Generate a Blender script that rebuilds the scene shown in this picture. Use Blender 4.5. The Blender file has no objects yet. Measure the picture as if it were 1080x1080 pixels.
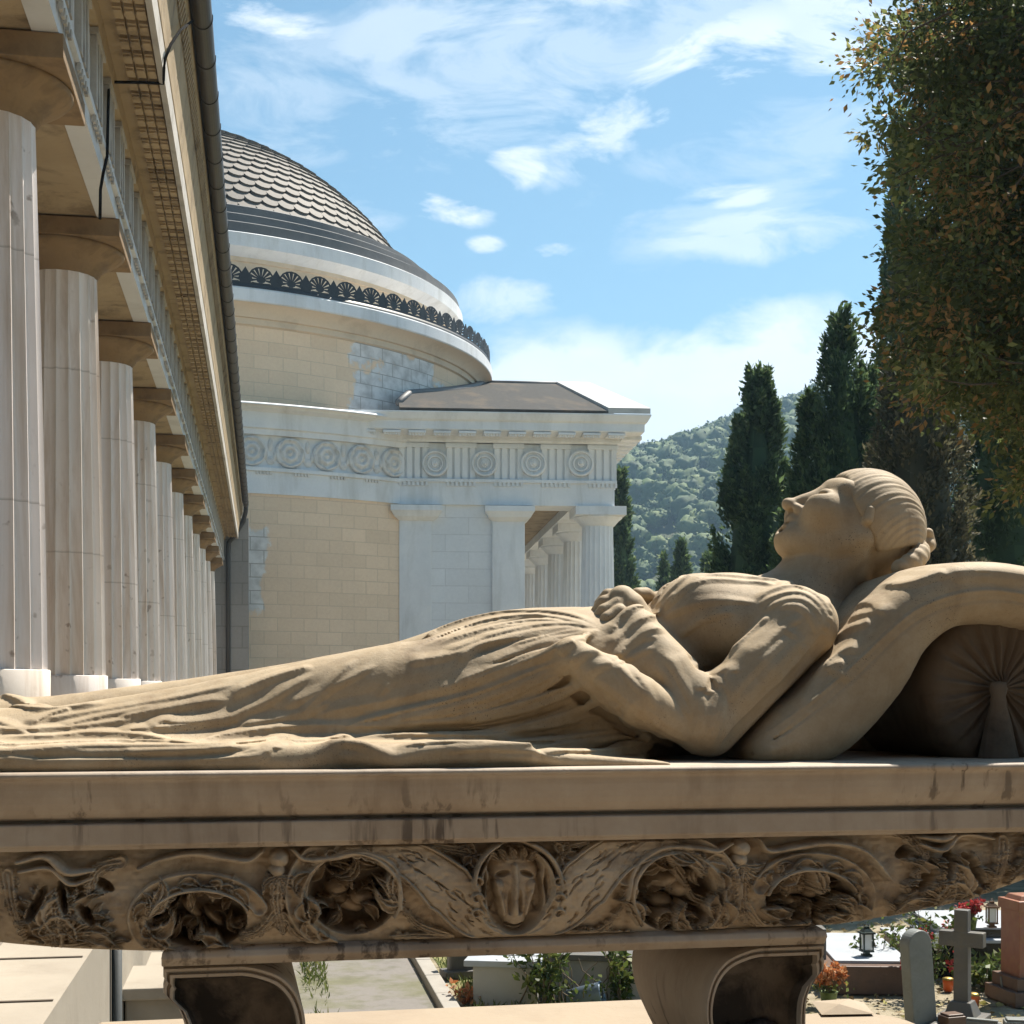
import bpy, bmesh, math, random, os
import numpy as np
from mathutils import Vector, Matrix
rnd = random.Random(7)
nrs = np.random.RandomState(5)
DEV = os.environ.get('DEV', '')
scene = bpy.context.scene
COL = scene.collection

# ------------------------------------------------------------------ camera
F = 1550.0; CX = 540.0; HY = 729.0          # focal length and horizon row of the photograph (1080 px frame)
cam_d = bpy.data.cameras.new('camera'); cam = bpy.data.objects.new('camera', cam_d); COL.objects.link(cam)
cam.location = (0, 0, 0); cam.rotation_euler = (math.radians(90), 0, 0)
cam_d.sensor_width = 36; cam_d.lens = F / 1080 * 36; cam_d.shift_y = (HY - 540) / 1080
cam_d.clip_start = 0.05; cam_d.clip_end = 6000
scene.camera = cam

def P3(px, py, y):
    "world point on the sight line of photo pixel (px,py) at distance y"
    return Vector(((px - CX) / F * y, y, -(py - HY) / F * y))
def PG(px, py, z):
    y = -z * F / (py - HY)
    return Vector(((px - CX) / F * y, y, z))

# ------------------------------------------------------------------ object helpers
def tag(o, label=None, cat=None, group=None, kind=None):
    if label: o['label'] = label
    if cat: o['category'] = cat
    if group: o['group'] = group
    if kind: o['kind'] = kind
    return o
def empty(name, loc=(0, 0, 0), rz=0.0):
    o = bpy.data.objects.new(name, None); COL.objects.link(o)
    o.location = loc; o.rotation_euler = (0, 0, rz); o.empty_display_size = .1
    return o
def mesh_obj(name, verts, faces, mat=None, parent=None, smooth=False, loc=None):
    me = bpy.data.meshes.new(name)
    if isinstance(verts, np.ndarray):
        nv = len(verts); nf = len(faces); k = faces.shape[1]
        me.vertices.add(nv); me.vertices.foreach_set('co', verts.astype(np.float32).ravel())
        me.loops.add(nf * k); me.loops.foreach_set('vertex_index', faces.astype(np.int32).ravel())
        me.polygons.add(nf); me.polygons.foreach_set('loop_start', np.arange(0, nf * k, k, dtype=np.int32))
        me.polygons.foreach_set('loop_total', np.full(nf, k, dtype=np.int32))
        me.update(calc_edges=True); me.validate()
    else:
        me.from_pydata([tuple(v) for v in verts], [], [tuple(f) for f in faces]); me.update()
    if smooth: me.polygons.foreach_set('use_smooth', [True] * len(me.polygons))
    o = bpy.data.objects.new(name, me); COL.objects.link(o)
    if mat: me.materials.append(mat)
    if parent: o.parent = parent
    if loc is not None: o.location = loc
    return o
class MB:
    "collects boxes, prisms, tubes ... and links them as ONE mesh object"
    def __init__(s): s.v = []; s.f = []; s.m = []; s.sm = []; s.cm = 0
    def add(s, vs, fs, smooth=False, m=None):
        b = len(s.v); s.v += [tuple(v) for v in vs]; s.f += [tuple(i + b for i in f) for f in fs]
        s.m += [s.cm if m is None else m] * len(fs); s.sm += [smooth] * len(fs)
    def box(s, c, d, rz=0.0, m=None, taper=1.0):
        x, y, z = d[0] / 2, d[1] / 2, d[2] / 2; cr, sr = math.cos(rz), math.sin(rz); vs = []
        for (a, b, e) in ((-1,-1,-1),(1,-1,-1),(1,1,-1),(-1,1,-1),(-1,-1,1),(1,-1,1),(1,1,1),(-1,1,1)):
            t = taper if e > 0 else 1
            px, py = a * x * t, b * y * t
            vs.append((c[0] + px * cr - py * sr, c[1] + px * sr + py * cr, c[2] + e * z))
        s.add(vs, ((0,3,2,1),(4,5,6,7),(0,1,5,4),(1,2,6,5),(2,3,7,6),(3,0,4,7)), m=m)
    def lathe(s, prof, c=(0,0,0), n=32, smooth=True, m=None, a0=0, a1=2 * math.pi):
        full = abs(a1 - a0 - 2 * math.pi) < 1e-6; k = n if full else n + 1; vs = []
        for (r, z) in prof:
            for i in range(k):
                a = a0 + (a1 - a0) * i / n
                vs.append((c[0] + r * math.cos(a), c[1] + r * math.sin(a), c[2] + z))
        fs = []
        for j in range(len(prof) - 1):
            for i in range(n if not full else k):
                i2 = (i + 1) % k if full else i + 1
                fs.append((j * k + i, j * k + i2, (j + 1) * k + i2, (j + 1) * k + i))
        s.add(vs, fs, smooth, m)
    def tube(s, pts, r, n=6, m=None, cap=True):
        pts = [Vector(p) for p in pts]; rr = r if isinstance(r, (list, tuple)) else [r] * len(pts)
        vs = []; fs = []; up = None
        for i, p in enumerate(pts):
            t = (pts[min(i + 1, len(pts) - 1)] - pts[max(i - 1, 0)]).normalized()
            if up is None: up = Vector((0, 0, 1)) if abs(t.z) < .9 else Vector((1, 0, 0))
            a = (up - t * up.dot(t)).normalized(); b = t.cross(a); up = a
            for k in range(n):
                an = 2 * math.pi * k / n
                vs.append(p + (a * math.cos(an) + b * math.sin(an)) * rr[i])
        for i in range(len(pts) - 1):
            for k in range(n):
                k2 = (k + 1) % n
                fs.append((i * n + k, i * n + k2, (i + 1) * n + k2, (i + 1) * n + k))
        if cap: fs.append(tuple(range(n - 1, -1, -1))); fs.append(tuple((len(pts) - 1) * n + k for k in range(n)))
        s.add(vs, fs, True, m)
    def sweep(s, prof, p0, p1, side, up=Vector((0,0,1)), m=None, cap=True, closed=False, smooth=False):
        "profile [(a,h)] swept from p0 to p1; a along side"
        vs = []
        for p in (p0, p1):
            for (a, h) in prof: vs.append(Vector(p) + side * a + up * h)
        n = len(prof); fs = [(i, i + 1, n + i + 1, n + i) for i in range(n - 1)]
        if closed: fs.append((n - 1, 0, n, 2 * n - 1))
        if cap and closed: fs.append(tuple(range(n - 1, -1, -1))); fs.append(tuple(range(n, 2 * n)))
        s.add(vs, fs, smooth, m)
    def build(s, name, mats, parent=None, loc=None, bevel=0.0, fix=True):
        me = bpy.data.meshes.new(name); me.from_pydata(s.v, [], s.f); me.update()
        for mt in (mats if isinstance(mats, (list, tuple)) else [mats]): me.materials.append(mt)
        me.polygons.foreach_set('material_index', s.m); me.polygons.foreach_set('use_smooth', s.sm)
        if fix:
            bm = bmesh.new(); bm.from_mesh(me); bmesh.ops.recalc_face_normals(bm, faces=bm.faces); bm.to_mesh(me); bm.free()
        o = bpy.data.objects.new(name, me); COL.objects.link(o)
        if parent: o.parent = parent
        if loc is not None: o.location = loc
        if bevel > 0:
            b = o.modifiers.new('bevel', 'BEVEL'); b.width = bevel; b.segments = 2; b.limit_method = 'ANGLE'; b.angle_limit = math.radians(40)
        return o

# ------------------------------------------------------------------ materials
class N:
    def __init__(s, name):
        s.mat = bpy.data.materials.new(name); s.mat.use_nodes = True
        s.t = s.mat.node_tree; s.n = s.t.nodes; s.bsdf = s.n['Principled BSDF']
        s.co = s.n.new('ShaderNodeTexCoord')
    def lk(s, a, b): s.t.links.new(a, b)
    def val(s, sock, v):
        if hasattr(v, 'is_linked') or isinstance(v, bpy.types.NodeSocket): s.lk(v, sock)
        else: sock.default_value = v
    def mapping(s, src='Object', scale=(1,1,1), rot=(0,0,0)):
        m = s.n.new('ShaderNodeMapping'); s.lk(s.co.outputs[src], m.inputs[0]); m.inputs['Scale'].default_value = scale; m.inputs['Rotation'].default_value = rot
        return m.outputs[0]
    def noise(s, scale, detail=4, rough=.55, vec=None, dist=0.0):
        k = s.n.new('ShaderNodeTexNoise'); k.inputs['Scale'].default_value = scale; k.inputs['Detail'].default_value = detail
        k.inputs['Roughness'].default_value = rough; k.inputs['Distortion'].default_value = dist
        s.lk(vec if vec is not None else s.co.outputs['Object'], k.inputs['Vector']); return k.outputs['Fac']
    def ramp(s, fac, stops, interp='LINEAR'):
        r = s.n.new('ShaderNodeValToRGB'); s.lk(fac, r.inputs[0]); e = r.color_ramp; e.interpolation = interp
        while len(e.elements) < len(stops): e.elements.new(.5)
        for el, (p, c) in zip(e.elements, stops):
            el.position = p; el.color = (c, c, c, 1) if isinstance(c, (int, float)) else (*c, 1)
        return r.outputs[0]
    def mix(s, fac, a, b, mode='MIX'):
        m = s.n.new('ShaderNodeMix'); m.data_type = 'RGBA'; m.blend_type = mode
        for sock, v in ((m.inputs[0], fac), (m.inputs[6], a), (m.inputs[7], b)):
            if isinstance(v, bpy.types.NodeSocket): s.lk(v, sock)
            elif isinstance(v, (int, float)): sock.default_value = v
            else: sock.default_value = (*v, 1)
        return m.outputs[2]
    def math(s, op, a, b=0.0, c=0.0):
        m = s.n.new('ShaderNodeMath'); m.operation = op
        for i, v in enumerate((a, b, c)):
            if isinstance(v, bpy.types.NodeSocket): s.lk(v, m.inputs[i])
            else: m.inputs[i].default_value = v
        return m.outputs[0]
    def sep(s, vec):
        m = s.n.new('ShaderNodeSeparateXYZ'); s.lk(vec, m.inputs[0]); return m.outputs
    def bump(s, h, strength=.3, dist=.01, prev=None):
        b = s.n.new('ShaderNodeBump'); b.inputs['Strength'].default_value = strength; b.inputs['Distance'].default_value = dist
        s.lk(h, b.inputs['Height'])
        if prev is not None: s.lk(prev, b.inputs['Normal'])
        return b.outputs[0]
    def fin(s, color, rough=.7, normal=None, spec=.3, **kw):
        b = s.bsdf
        if isinstance(color, bpy.types.NodeSocket): s.lk(color, b.inputs['Base Color'])
        else: b.inputs['Base Color'].default_value = (*color, 1)
        if isinstance(rough, bpy.types.NodeSocket): s.lk(rough, b.inputs['Roughness'])
        else: b.inputs['Roughness'].default_value = rough
        b.inputs['Specular IOR Level'].default_value = spec
        if normal is not None: s.lk(normal, b.inputs['Normal'])
        for k, v in kw.items(): b.inputs[k].default_value = v
        return s.mat

def stone(name, c1, c2, scale=3.0, stain=None, stain_amt=.5, speck=None, bump=.15, bdist=.004, rough=.75, streak=False, fine=60, src='Object'):
    m = N(name); vec = m.co.outputs[src]
    n1 = m.noise(scale, 6, .6, vec); n2 = m.noise(fine, 3, .6, vec)
    col = m.mix(m.ramp(n1, [(.3, 0), (.7, 1)]), c1, c2)
    col = m.mix(.25, col, m.mix(n2, tuple(x * .7 for x in c1), tuple(min(1, x * 1.25) for x in c2)))
    if stain:
        v2 = m.mapping(src, (1, 1, .18)) if streak else vec
        n3 = m.noise(scale * 1.7, 7, .65, v2, .4)
        col = m.mix(m.ramp(n3, [(.5, 0), (.72, stain_amt)]), col, stain)
    if speck:
        n4 = m.noise(fine * 2.2, 2, .5, vec); n5 = m.noise(scale * 2.1, 3, .5, vec)
        f = m.math('MULTIPLY', m.ramp(n4, [(.63, 0), (.67, 1)]), m.ramp(n5, [(.45, 0), (.62, 1)]))
        col = m.mix(f, col, speck)
    nb = m.bump(n2, bump, bdist); nb = m.bump(n1, bump * .8, bdist * 5, nb)
    return m.fin(col, rough, nb)
def plain(name, c, rough=.6, var=.25, scale=8, metallic=0.0, bump=.1, spec=.4):
    m = N(name); n = m.noise(scale, 5, .6)
    col = m.mix(n, tuple(x * (1 - var) for x in c), tuple(min(1, x * (1 + var)) for x in c))
    return m.fin(col, rough, m.bump(m.noise(scale * 6, 3), bump, .01), spec, Metallic=metallic)

# ------------------------------------------------------------------ signed-distance modelling of carved stone
def smin(a, b, k):
    if k <= 0: return np.minimum(a, b)
    h = np.maximum(k - np.abs(a - b), 0) / k
    return np.minimum(a, b) - h * h * k * .25
def smax(a, b, k): return -smin(-a, -b, k)
def ellip(P, c, r, R=None):
    q = P - np.asarray(c, np.float32)
    if R is not None: q = q @ np.asarray(R, np.float32).T
    r = np.asarray(r, np.float32); k0 = np.sqrt(((q / r) ** 2).sum(1)); k1 = np.sqrt(((q / r ** 2) ** 2).sum(1))
    return k0 * (k0 - 1) / np.maximum(k1, 1e-9)
def chain(P, pts, rad, sc=None):
    "distance to a tube of varying radius along pts; sc squeezes the axes"
    pts = np.asarray(pts, np.float32); rad = np.asarray(rad, np.float32); out = np.full(len(P), 1e3, np.float32)
    if sc is not None: sc = np.asarray(sc, np.float32); P = P * sc; pts = pts * sc
    for i in range(len(pts) - 1):
        a = pts[i]; ab = pts[i + 1] - a; l2 = float((ab * ab).sum()) + 1e-12
        t = np.clip(((P - a) @ ab) / l2, 0, 1)
        d = np.sqrt(((P - a - t[:, None] * ab) ** 2).sum(1)) - (rad[i] + t * (rad[i + 1] - rad[i]))
        out = np.minimum(out, d)
    return out
def blend(d, P, pts, rad, k, sign=1):
    "smooth union (sign 1) or carving (sign -1) of a tube, worked out only near it"
    pts = np.asarray(pts, np.float32); m = float(np.max(rad)) + 3 * k + .004
    sel = np.where(((P > pts.min(0) - m) & (P < pts.max(0) + m)).all(1))[0]
    if len(sel):
        e = chain(P[sel], pts, rad)
        d[sel] = smin(d[sel], e, k) if sign > 0 else smax(d[sel], -e, k)
    return d
def isosurface(fn, lo, hi, h, B=8):
    lo = np.asarray(lo, np.float32); n = (np.ceil((np.asarray(hi) - lo) / h / B).astype(int)) * B; nb = n // B
    g = [lo[i] + (np.arange(nb[i]) * B + (B - 1) / 2) * h for i in range(3)]
    C = np.stack(np.meshgrid(*g, indexing='ij'), -1).reshape(-1, 3).astype(np.float32)
    dc = np.concatenate([fn(C[i:i + 300000]) for i in range(0, len(C), 300000)])
    act = np.where(np.abs(dc) < B * h * .87 * 1.35 + .003)[0]
    D6 = np.empty((nb[0], nb[1], nb[2], B, B, B), np.float32)
    D6[:] = np.sign(dc).reshape(*nb, 1, 1, 1)
    off = np.stack(np.meshgrid(*[np.arange(B)] * 3, indexing='ij'), -1).reshape(-1, 3).astype(np.float32) * h - (B - 1) / 2 * h
    D6 = D6.reshape(-1, B, B, B); step = 600
    for i in range(0, len(act), step):
        a = act[i:i + step]; pts = (C[a][:, None, :] + off[None]).reshape(-1, 3).astype(np.float32)
        D6[a] = fn(pts).reshape(-1, B, B, B)
    D = D6.reshape(nb[0], nb[1], nb[2], B, B, B).transpose(0, 3, 1, 4, 2, 5).reshape(*n)
    s = D < 0
    c = [s[i:n[0] - 1 + i, j:n[1] - 1 + j, k:n[2] - 1 + k] for i in (0, 1) for j in (0, 1) for k in (0, 1)]
    al = c[0].copy(); an = c[0].copy()
    for q in c[1:]: al &= q; an |= q
    cell = np.argwhere(an & ~al); ids = np.full((n[0] - 1, n[1] - 1, n[2] - 1), -1, np.int32)
    ids[cell[:, 0], cell[:, 1], cell[:, 2]] = np.arange(len(cell))
    acc = np.zeros((len(cell), 3), np.float64); cnt = np.zeros(len(cell))
    crn = [(i, j, k) for i in (0, 1) for j in (0, 1) for k in (0, 1)]
    val = {q: D[cell[:, 0] + q[0], cell[:, 1] + q[1], cell[:, 2] + q[2]] for q in crn}
    for a in crn:
        for ax in range(3):
            if a[ax] == 0:
                b = list(a); b[ax] = 1; b = tuple(b); va, vb = val[a], val[b]; m = (va < 0) != (vb < 0)
                t = va[m] / (va[m] - vb[m]); p = np.tile(np.array(a, np.float64), (m.sum(), 1)); p[:, ax] += t
                acc[m] += p; cnt[m] += 1
    V = lo + (cell + acc / cnt[:, None]) * h
    faces = []
    for ax in range(3):
        o1, o2 = [(1, 2), (2, 0), (0, 1)][ax]
        sl0 = [slice(1, n[i] - 1) for i in range(3)]; sl1 = list(sl0)
        sl0[ax] = slice(0, n[ax] - 1); sl1[ax] = slice(1, n[ax])
        A, Bq = s[tuple(sl0)], s[tuple(sl1)]
        e = np.argwhere(A != Bq); base = e.copy()
        for i in range(3):
            if i != ax: base[:, i] += 1
        fl = A[e[:, 0], e[:, 1], e[:, 2]]
        def cid(d1, d2):
            q = base.copy(); q[:, o1] += d1; q[:, o2] += d2; return ids[q[:, 0], q[:, 1], q[:, 2]]
        f = np.stack([cid(-1, -1), cid(0, -1), cid(0, 0), cid(-1, 0)], 1); f[~fl] = f[~fl][:, ::-1]; faces.append(f)
    Fc = np.concatenate(faces); Fc = Fc[(Fc >= 0).all(1)]
    # two light smoothing passes take the voxel stairs off
    E = np.concatenate([Fc[:, [0, 1]], Fc[:, [1, 2]], Fc[:, [2, 3]], Fc[:, [3, 0]]])
    for lam in (.5, -.52):
        S = np.zeros_like(V); K = np.zeros(len(V))
        for q in range(3): S[:, q] = np.bincount(E[:, 0], V[E[:, 1], q], len(V)) + np.bincount(E[:, 1], V[E[:, 0], q], len(V))
        K = np.bincount(E[:, 0], minlength=len(V)) + np.bincount(E[:, 1], minlength=len(V))
        V = V + lam * (S / np.maximum(K, 1)[:, None] - V)
    return V, Fc
# ================================================================== the tomb's own frame: u along it, v away from us, w up
YAW = math.radians(11.0)
TO = np.array(P3(540, 810, 1.864))
EX = np.array((math.cos(YAW), math.sin(YAW), 0)); EY = np.array((-math.sin(YAW), math.cos(YAW), 0))
def to_local(p): q = np.asarray(p) - TO; return np.stack([q @ EX, q @ EY, q[..., 2]], -1)
CAML = to_local(np.zeros(3))
def rayl(px, py):
    d = np.array(((px - CX) / F, 1.0, -(py - HY) / F)); return np.array((d @ EX, d @ EY, d[2]))
def L(px, py, v):
    "tomb coordinates (u,v,w) seen at photo pixel (px,py) in the upright plane v"
    d = rayl(px, py); t = (v - CAML[1]) / d[1]; return CAML + d * t
def L2(px, py, v): q = L(px, py, v); return (q[0], q[2])
def to_px(u, v, w):
    p = TO + np.multiply.outer(u, EX) + np.multiply.outer(v, EY); y = p[..., 1]
    return CX + F * p[..., 0] / y, HY - F * (p[..., 2] + w) / y
def put(o): o.location = TO; o.rotation_euler = (0, 0, YAW); return o

def statue_mat():
    m = N('statue_stone'); v = m.co.outputs['Object']; n1 = m.noise(6, 7, .62, v); n2 = m.noise(260, 3, .6, v); n3 = m.noise(11, 7, .65, m.mapping('Object', (1, 1, .28)), .5); n4 = m.noise(34, 5, .65, v); n5 = m.noise(480, 2, .5, v); n6 = m.noise(10, 3, .5, v)
    col = m.mix(m.ramp(n1, [(.32, 0), (.68, 1)]), (.43, .335, .22), (.33, .245, .15))
    col = m.mix(m.ramp(n4, [(.42, 0), (.75, .45)]), col, (.50, .42, .31))
    col = m.mix(m.ramp(n3, [(.50, 0), (.70, .6)]), col, (.165, .108, .062))
    col = m.mix(m.math('MULTIPLY', m.ramp(n5, [(.64, 0), (.68, .9)]), m.ramp(n6, [(.48, 0), (.62, 1)])), col, (.035, .026, .018))
    col = m.mix(.18, col, m.mix(n2, (.12, .085, .05), (.55, .45, .32)))
    return m.fin(col, .72, m.bump(n2, .30, .0012, m.bump(n4, .25, .004)), .25)
M_statue = statue_mat()
def tomb_mat():
    m = N('tomb_stone'); v = m.co.outputs['Object']; n1 = m.noise(4, 6, .6, v); n2 = m.noise(180, 3, .6, v); n3 = m.noise(6, 7, .65, m.mapping('Object', (1, 1, .2)), .4); n4 = m.noise(46, 4, .6, m.mapping('Object', (1, 1, .07)), .15); n5 = m.noise(2.3, 3, .5, v); n6 = m.noise(22, 6, .7, v)
    col = m.mix(m.ramp(n1, [(.3, 0), (.7, 1)]), (.44, .365, .29), (.36, .285, .215))
    col = m.mix(m.ramp(n6, [(.45, 0), (.75, .4)]), col, (.52, .45, .37))
    col = m.mix(m.ramp(n3, [(.52, 0), (.72, .6)]), col, (.15, .105, .072))
    col = m.mix(m.math('MULTIPLY', m.ramp(n4, [(.56, 0), (.64, .8)]), m.ramp(n5, [(.50, 0), (.62, 1)])), col, (.075, .055, .042))
    return m.fin(col, .65, m.bump(n2, .25, .0012, m.bump(n6, .2, .004)), .3)
M_tomb = tomb_mat()
def frieze_mat():
    m = N('carved_stone'); v = m.co.outputs['Object']
    n1 = m.noise(9, 6, .65, v); n2 = m.noise(150, 3, .6, v); n3 = m.noise(26, 5, .6, v)
    col = m.mix(m.ramp(n1, [(.35, 0), (.65, 1)]), (.47, .385, .285), (.39, .305, .215))
    n4 = m.noise(14, 7, .7, v, .6)
    col = m.mix(m.ramp(n3, [(.48, 0), (.70, .6)]), col, (.12, .085, .06))
    col = m.mix(m.ramp(n4, [(.56, 0), (.66, .42)]), col, (.055, .038, .027))
    return m.fin(col, .62, m.bump(n2, .25, .0015, ), .3)
M_frieze = frieze_mat()

# ------------------------------------------------------------------ sarcophagus
U0, U1 = L2(-260, 810, 0)[0], L2(1290, 810, 0)[0]
DEPTH = .78
tomb = put(empty('sarcophagus'))
tag(tomb, 'carved stone sarcophagus with scroll frieze and scroll feet carrying the lying woman', 'sarcophagus')
def wz(py, v, px=300): return L(px, py, v)[2]
def slab_ring(prof, name, mat, u0, u1, v1):
    "moulding profile [(inset, w)] wrapped round a rectangular slab"
    vs = []
    for (i, w) in prof: vs += [(u0 + i, i, w), (u1 - i, i, w), (u1 - i, v1 - i, w), (u0 + i, v1 - i, w)]
    fs = [(0, 1, 2, 3)]
    for j in range(len(prof) - 1):
        for k in range(4): a, b = j * 4 + k, j * 4 + (k + 1) % 4; fs.append((a, a + 4, b + 4, b))
    fs.append(tuple((len(prof) - 1) * 4 + k for k in (3, 2, 1, 0)))
    o = mesh_obj(name, vs, fs, mat, tomb)
    b = o.modifiers.new('b', 'BEVEL'); b.width = .0022; b.segments = 2; b.limit_method = 'ANGLE'; b.angle_limit = math.radians(25)
    return o
wb, wc, wd = wz(864, .03), wz(868, .02), wz(893, .02)
prof = [(0.004, 0), (0, -.003), (0, -.0075), (.006, -.010)]
for k in range(9):                                   # cove under the top edge
    a = k / 8 * math.pi / 2; prof.append((.008 + .026 * (1 - math.cos(a)) * .9, -.013 + (wb + .016) * math.sin(a)))
prof += [(.034, wb), (.016, wb - .0015), (.014, wd + .006), (.018, wd + .004), (.020, wd)]
slab_ring(prof, 'slab', M_tomb, U0, U1, DEPTH)

VF = .045                                            # plane of the frieze
botpx = [(-260, 880), (-215, 925), (-150, 960), (-80, 981), (0, 994), (70, 1000), (165, 1003), (400, 993), (540, 988), (700, 982), (880, 975), (950, 964), (1020, 948), (1080, 928), (1150, 893), (1195, 860)]
bu = np.array([L2(x, y, VF)[0] for x, y in botpx]); bw = np.array([L2(x, y, VF)[1] for x, y in botpx])
wtop = wd + .001
NU, NW = 1500, 176
ug = np.linspace(bu[0], bu[-1], NU); wl = np.minimum(np.interp(ug, bu, bw), wtop - .004)
k = np.ones(41) / 41; wl = np.convolve(np.pad(wl, 20, 'edge'), k, 'valid')
T = np.linspace(0, 1, NW); UG = np.repeat(ug[:, None], NW, 1); WG = wl[:, None] + (wtop - wl[:, None]) * T[None]
PX, PY = to_px(UG, np.full_like(UG, VF), WG)
H = np.zeros_like(UG)                                # relief height in millimetres, drawn in photo pixels

def seg(pts, lim):
    "distance to polyline, position along it, side; only inside its box"
    pts = np.asarray(pts, float); lo, hi = pts.min(0) - lim, pts.max(0) + lim
    i = np.where((ug >= np.interp(lo[0] - 3, PX[:, 0], ug)) & (ug <= np.interp(hi[0] + 3, PX[:, 0], ug)))[0]
    if len(i) == 0: return None
    sl = slice(i[0], i[-1] + 1); X, Y = PX[sl], PY[sl]
    best = np.full(X.shape, 1e9); tt = np.zeros(X.shape); n = len(pts) - 1; sd = np.zeros(X.shape)
    for q in range(n):
        a, b = pts[q], pts[q + 1]; d = b - a; l2 = d @ d + 1e-9
        t = np.clip(((X - a[0]) * d[0] + (Y - a[1]) * d[1]) / l2, 0, 1)
        ex, ey = X - a[0] - t * d[0], Y - a[1] - t * d[1]; e = np.hypot(ex, ey); m = e < best
        best[m] = e[m]; tt[m] = ((q + t) / n)[m]; sd[m] = np.sign(ex * d[1] - ey * d[0])[m]
    return sl, best, tt, sd
def smooth_path(pts, n=8):
    pts = np.asarray(pts, float); out = []
    P = np.vstack([2 * pts[0] - pts[1], pts, 2 * pts[-1] - pts[-2]])
    for i in range(1, len(P) - 2):
        for j in range(n):
            t = j / n; out.append(.5 * ((2 * P[i]) + (-P[i - 1] + P[i + 1]) * t + (2 * P[i - 1] - 5 * P[i] + 4 * P[i + 1] - P[i + 2]) * t * t + (-P[i - 1] + 3 * P[i] - 3 * P[i + 1] + P[i + 2]) * t ** 3))
    out.append(pts[-1]); return np.array(out)
def stroke(pts, r0, r1, h, base=0.0, kind='round', mid=None, sm=True):
    if sm and len(pts) > 2: pts = smooth_path(pts, 6)
    g = seg(pts, max(r0, r1, mid or 0) + 2)
    if g is None: return
    sl, d, t, sd = g; r = r0 + (r1 - r0) * t
    if mid: r = np.where(t < .5, r0 + (mid - r0) * t * 2, mid + (r1 - mid) * (t * 2 - 1))
    q = np.clip(d / np.maximum(r, .3), 0, 1)
    if kind == 'round': z = base + h * np.sqrt(np.maximum(1 - q * q, 0))
    elif kind == 'flat': z = base + h * np.clip((1 - q) * 5, 0, 1) ** .5
    elif kind == 'hollow': z = base + h * (np.clip((1 - q) * 6, 0, 1) ** .5) * (.35 + .65 * q ** 2)
    elif kind == 'rib': z = base + h * (np.clip((1 - q) * 6, 0, 1) ** .5) * (.45 + .4 * q ** 2 + .35 * np.exp(-(q / .16) ** 2))
    elif kind == 'cut':
        H[sl] = np.where(q < 1, H[sl] - h * (1 - q * q), H[sl]); return
    H[sl] = np.where(q < 1, np.maximum(H[sl], z), H[sl])
def hole(c, rx, ry, depth, p=4, ang=0):
    X, Y = PX - c[0], PY - c[1]; ca, sa = math.cos(ang), math.sin(ang)
    q = np.hypot((X * ca + Y * sa) / rx, (-X * sa + Y * ca) / ry); m = q < 1
    H[m] = np.minimum(H[m], H[m] * q[m] ** p - depth * (1 - q[m] ** p) ** .6)
def dome(c, rx, ry, h, base=0.0, ang=0):
    X, Y = PX - c[0], PY - c[1]; ca, sa = math.cos(ang), math.sin(ang)
    q = np.hypot((X * ca + Y * sa) / rx, (-X * sa + Y * ca) / ry); m = q < 1
    H[m] = np.maximum(H[m], base + h * np.sqrt(1 - q[m] ** 2))
def leaf(c, ang, ln, wd, h, base=0.0, curl=.4, kind='rib', lobes=0):
    a = math.radians(ang); pts = []
    for i in range(6):
        t = i / 5; b = a + curl * t * t; pts.append((c[0] + ln * t * math.cos(b), c[1] - ln * t * math.sin(b)))
    stroke(pts, wd * .35, .4, h, base, kind, mid=wd, sm=False)
    for j in range(lobes):
        for s in (-1, 1):
            t = .25 + .5 * j / max(lobes - 1, 1); b = a + curl * t * t
            q = (c[0] + ln * t * math.cos(b), c[1] - ln * t * math.sin(b))
            leaf(q, ang + math.degrees(curl * t * t) + s * (48 - 14 * t), ln * .42 * (1 - .35 * t), wd * .45, h * .92, base, curl * .5 * s)
def arc(c, rx, ry, a0, a1, n=18, r_end=1.0):
    return [(c[0] + rx * (1 + (r_end - 1) * i / n) * math.cos(math.radians(a0 + (a1 - a0) * i / n)), c[1] - ry * (1 + (r_end - 1) * i / n) * math.sin(math.radians(a0 + (a1 - a0) * i / n))) for i in range(n + 1)]
def rosette(c, rx, ry, seed, depth=27, ang=0):
    r = random.Random(seed)
    hole(c, rx, ry, depth + 6, 7, ang)
    for i in range(9):                               # torn leaf tongues leaning in over the hole
        a = 360 * i / 9 + r.uniform(-17, 17); e = math.radians(a); k = r.uniform(.85, 1.05)
        q = (c[0] + rx * k * math.cos(e), c[1] - ry * k * math.sin(e))
        leaf(q, a + 180 + r.uniform(-60, 60), ry * r.uniform(.35, .85), ry * r.uniform(.10, .22), r.uniform(14, 26), -17, r.uniform(-1.2, 1.2), r.choice(('rib', 'hollow')), r.choice((0, 0, 1)))
    for i in range(3):                               # big fleshy petals deep inside
        a = 120 * i + r.uniform(-40, 40); e = math.radians(a)
        q = (c[0] + rx * .30 * math.cos(e), c[1] - ry * .30 * math.sin(e))
        dome(q, ry * r.uniform(.34, .48), ry * r.uniform(.20, .28), r.uniform(14, 22), -depth - 4, r.uniform(-.8, .8))
    for i in range(4):
        a = r.uniform(0, 360); e = math.radians(a); q = (c[0] + rx * .15 * math.cos(e), c[1] - ry * .15 * math.sin(e))
        leaf(q, a + r.uniform(-40, 40), ry * r.uniform(.5, .9), ry * r.uniform(.16, .28), r.uniform(16, 24), -depth - 3, r.uniform(-1.1, 1.1), 'hollow')
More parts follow.
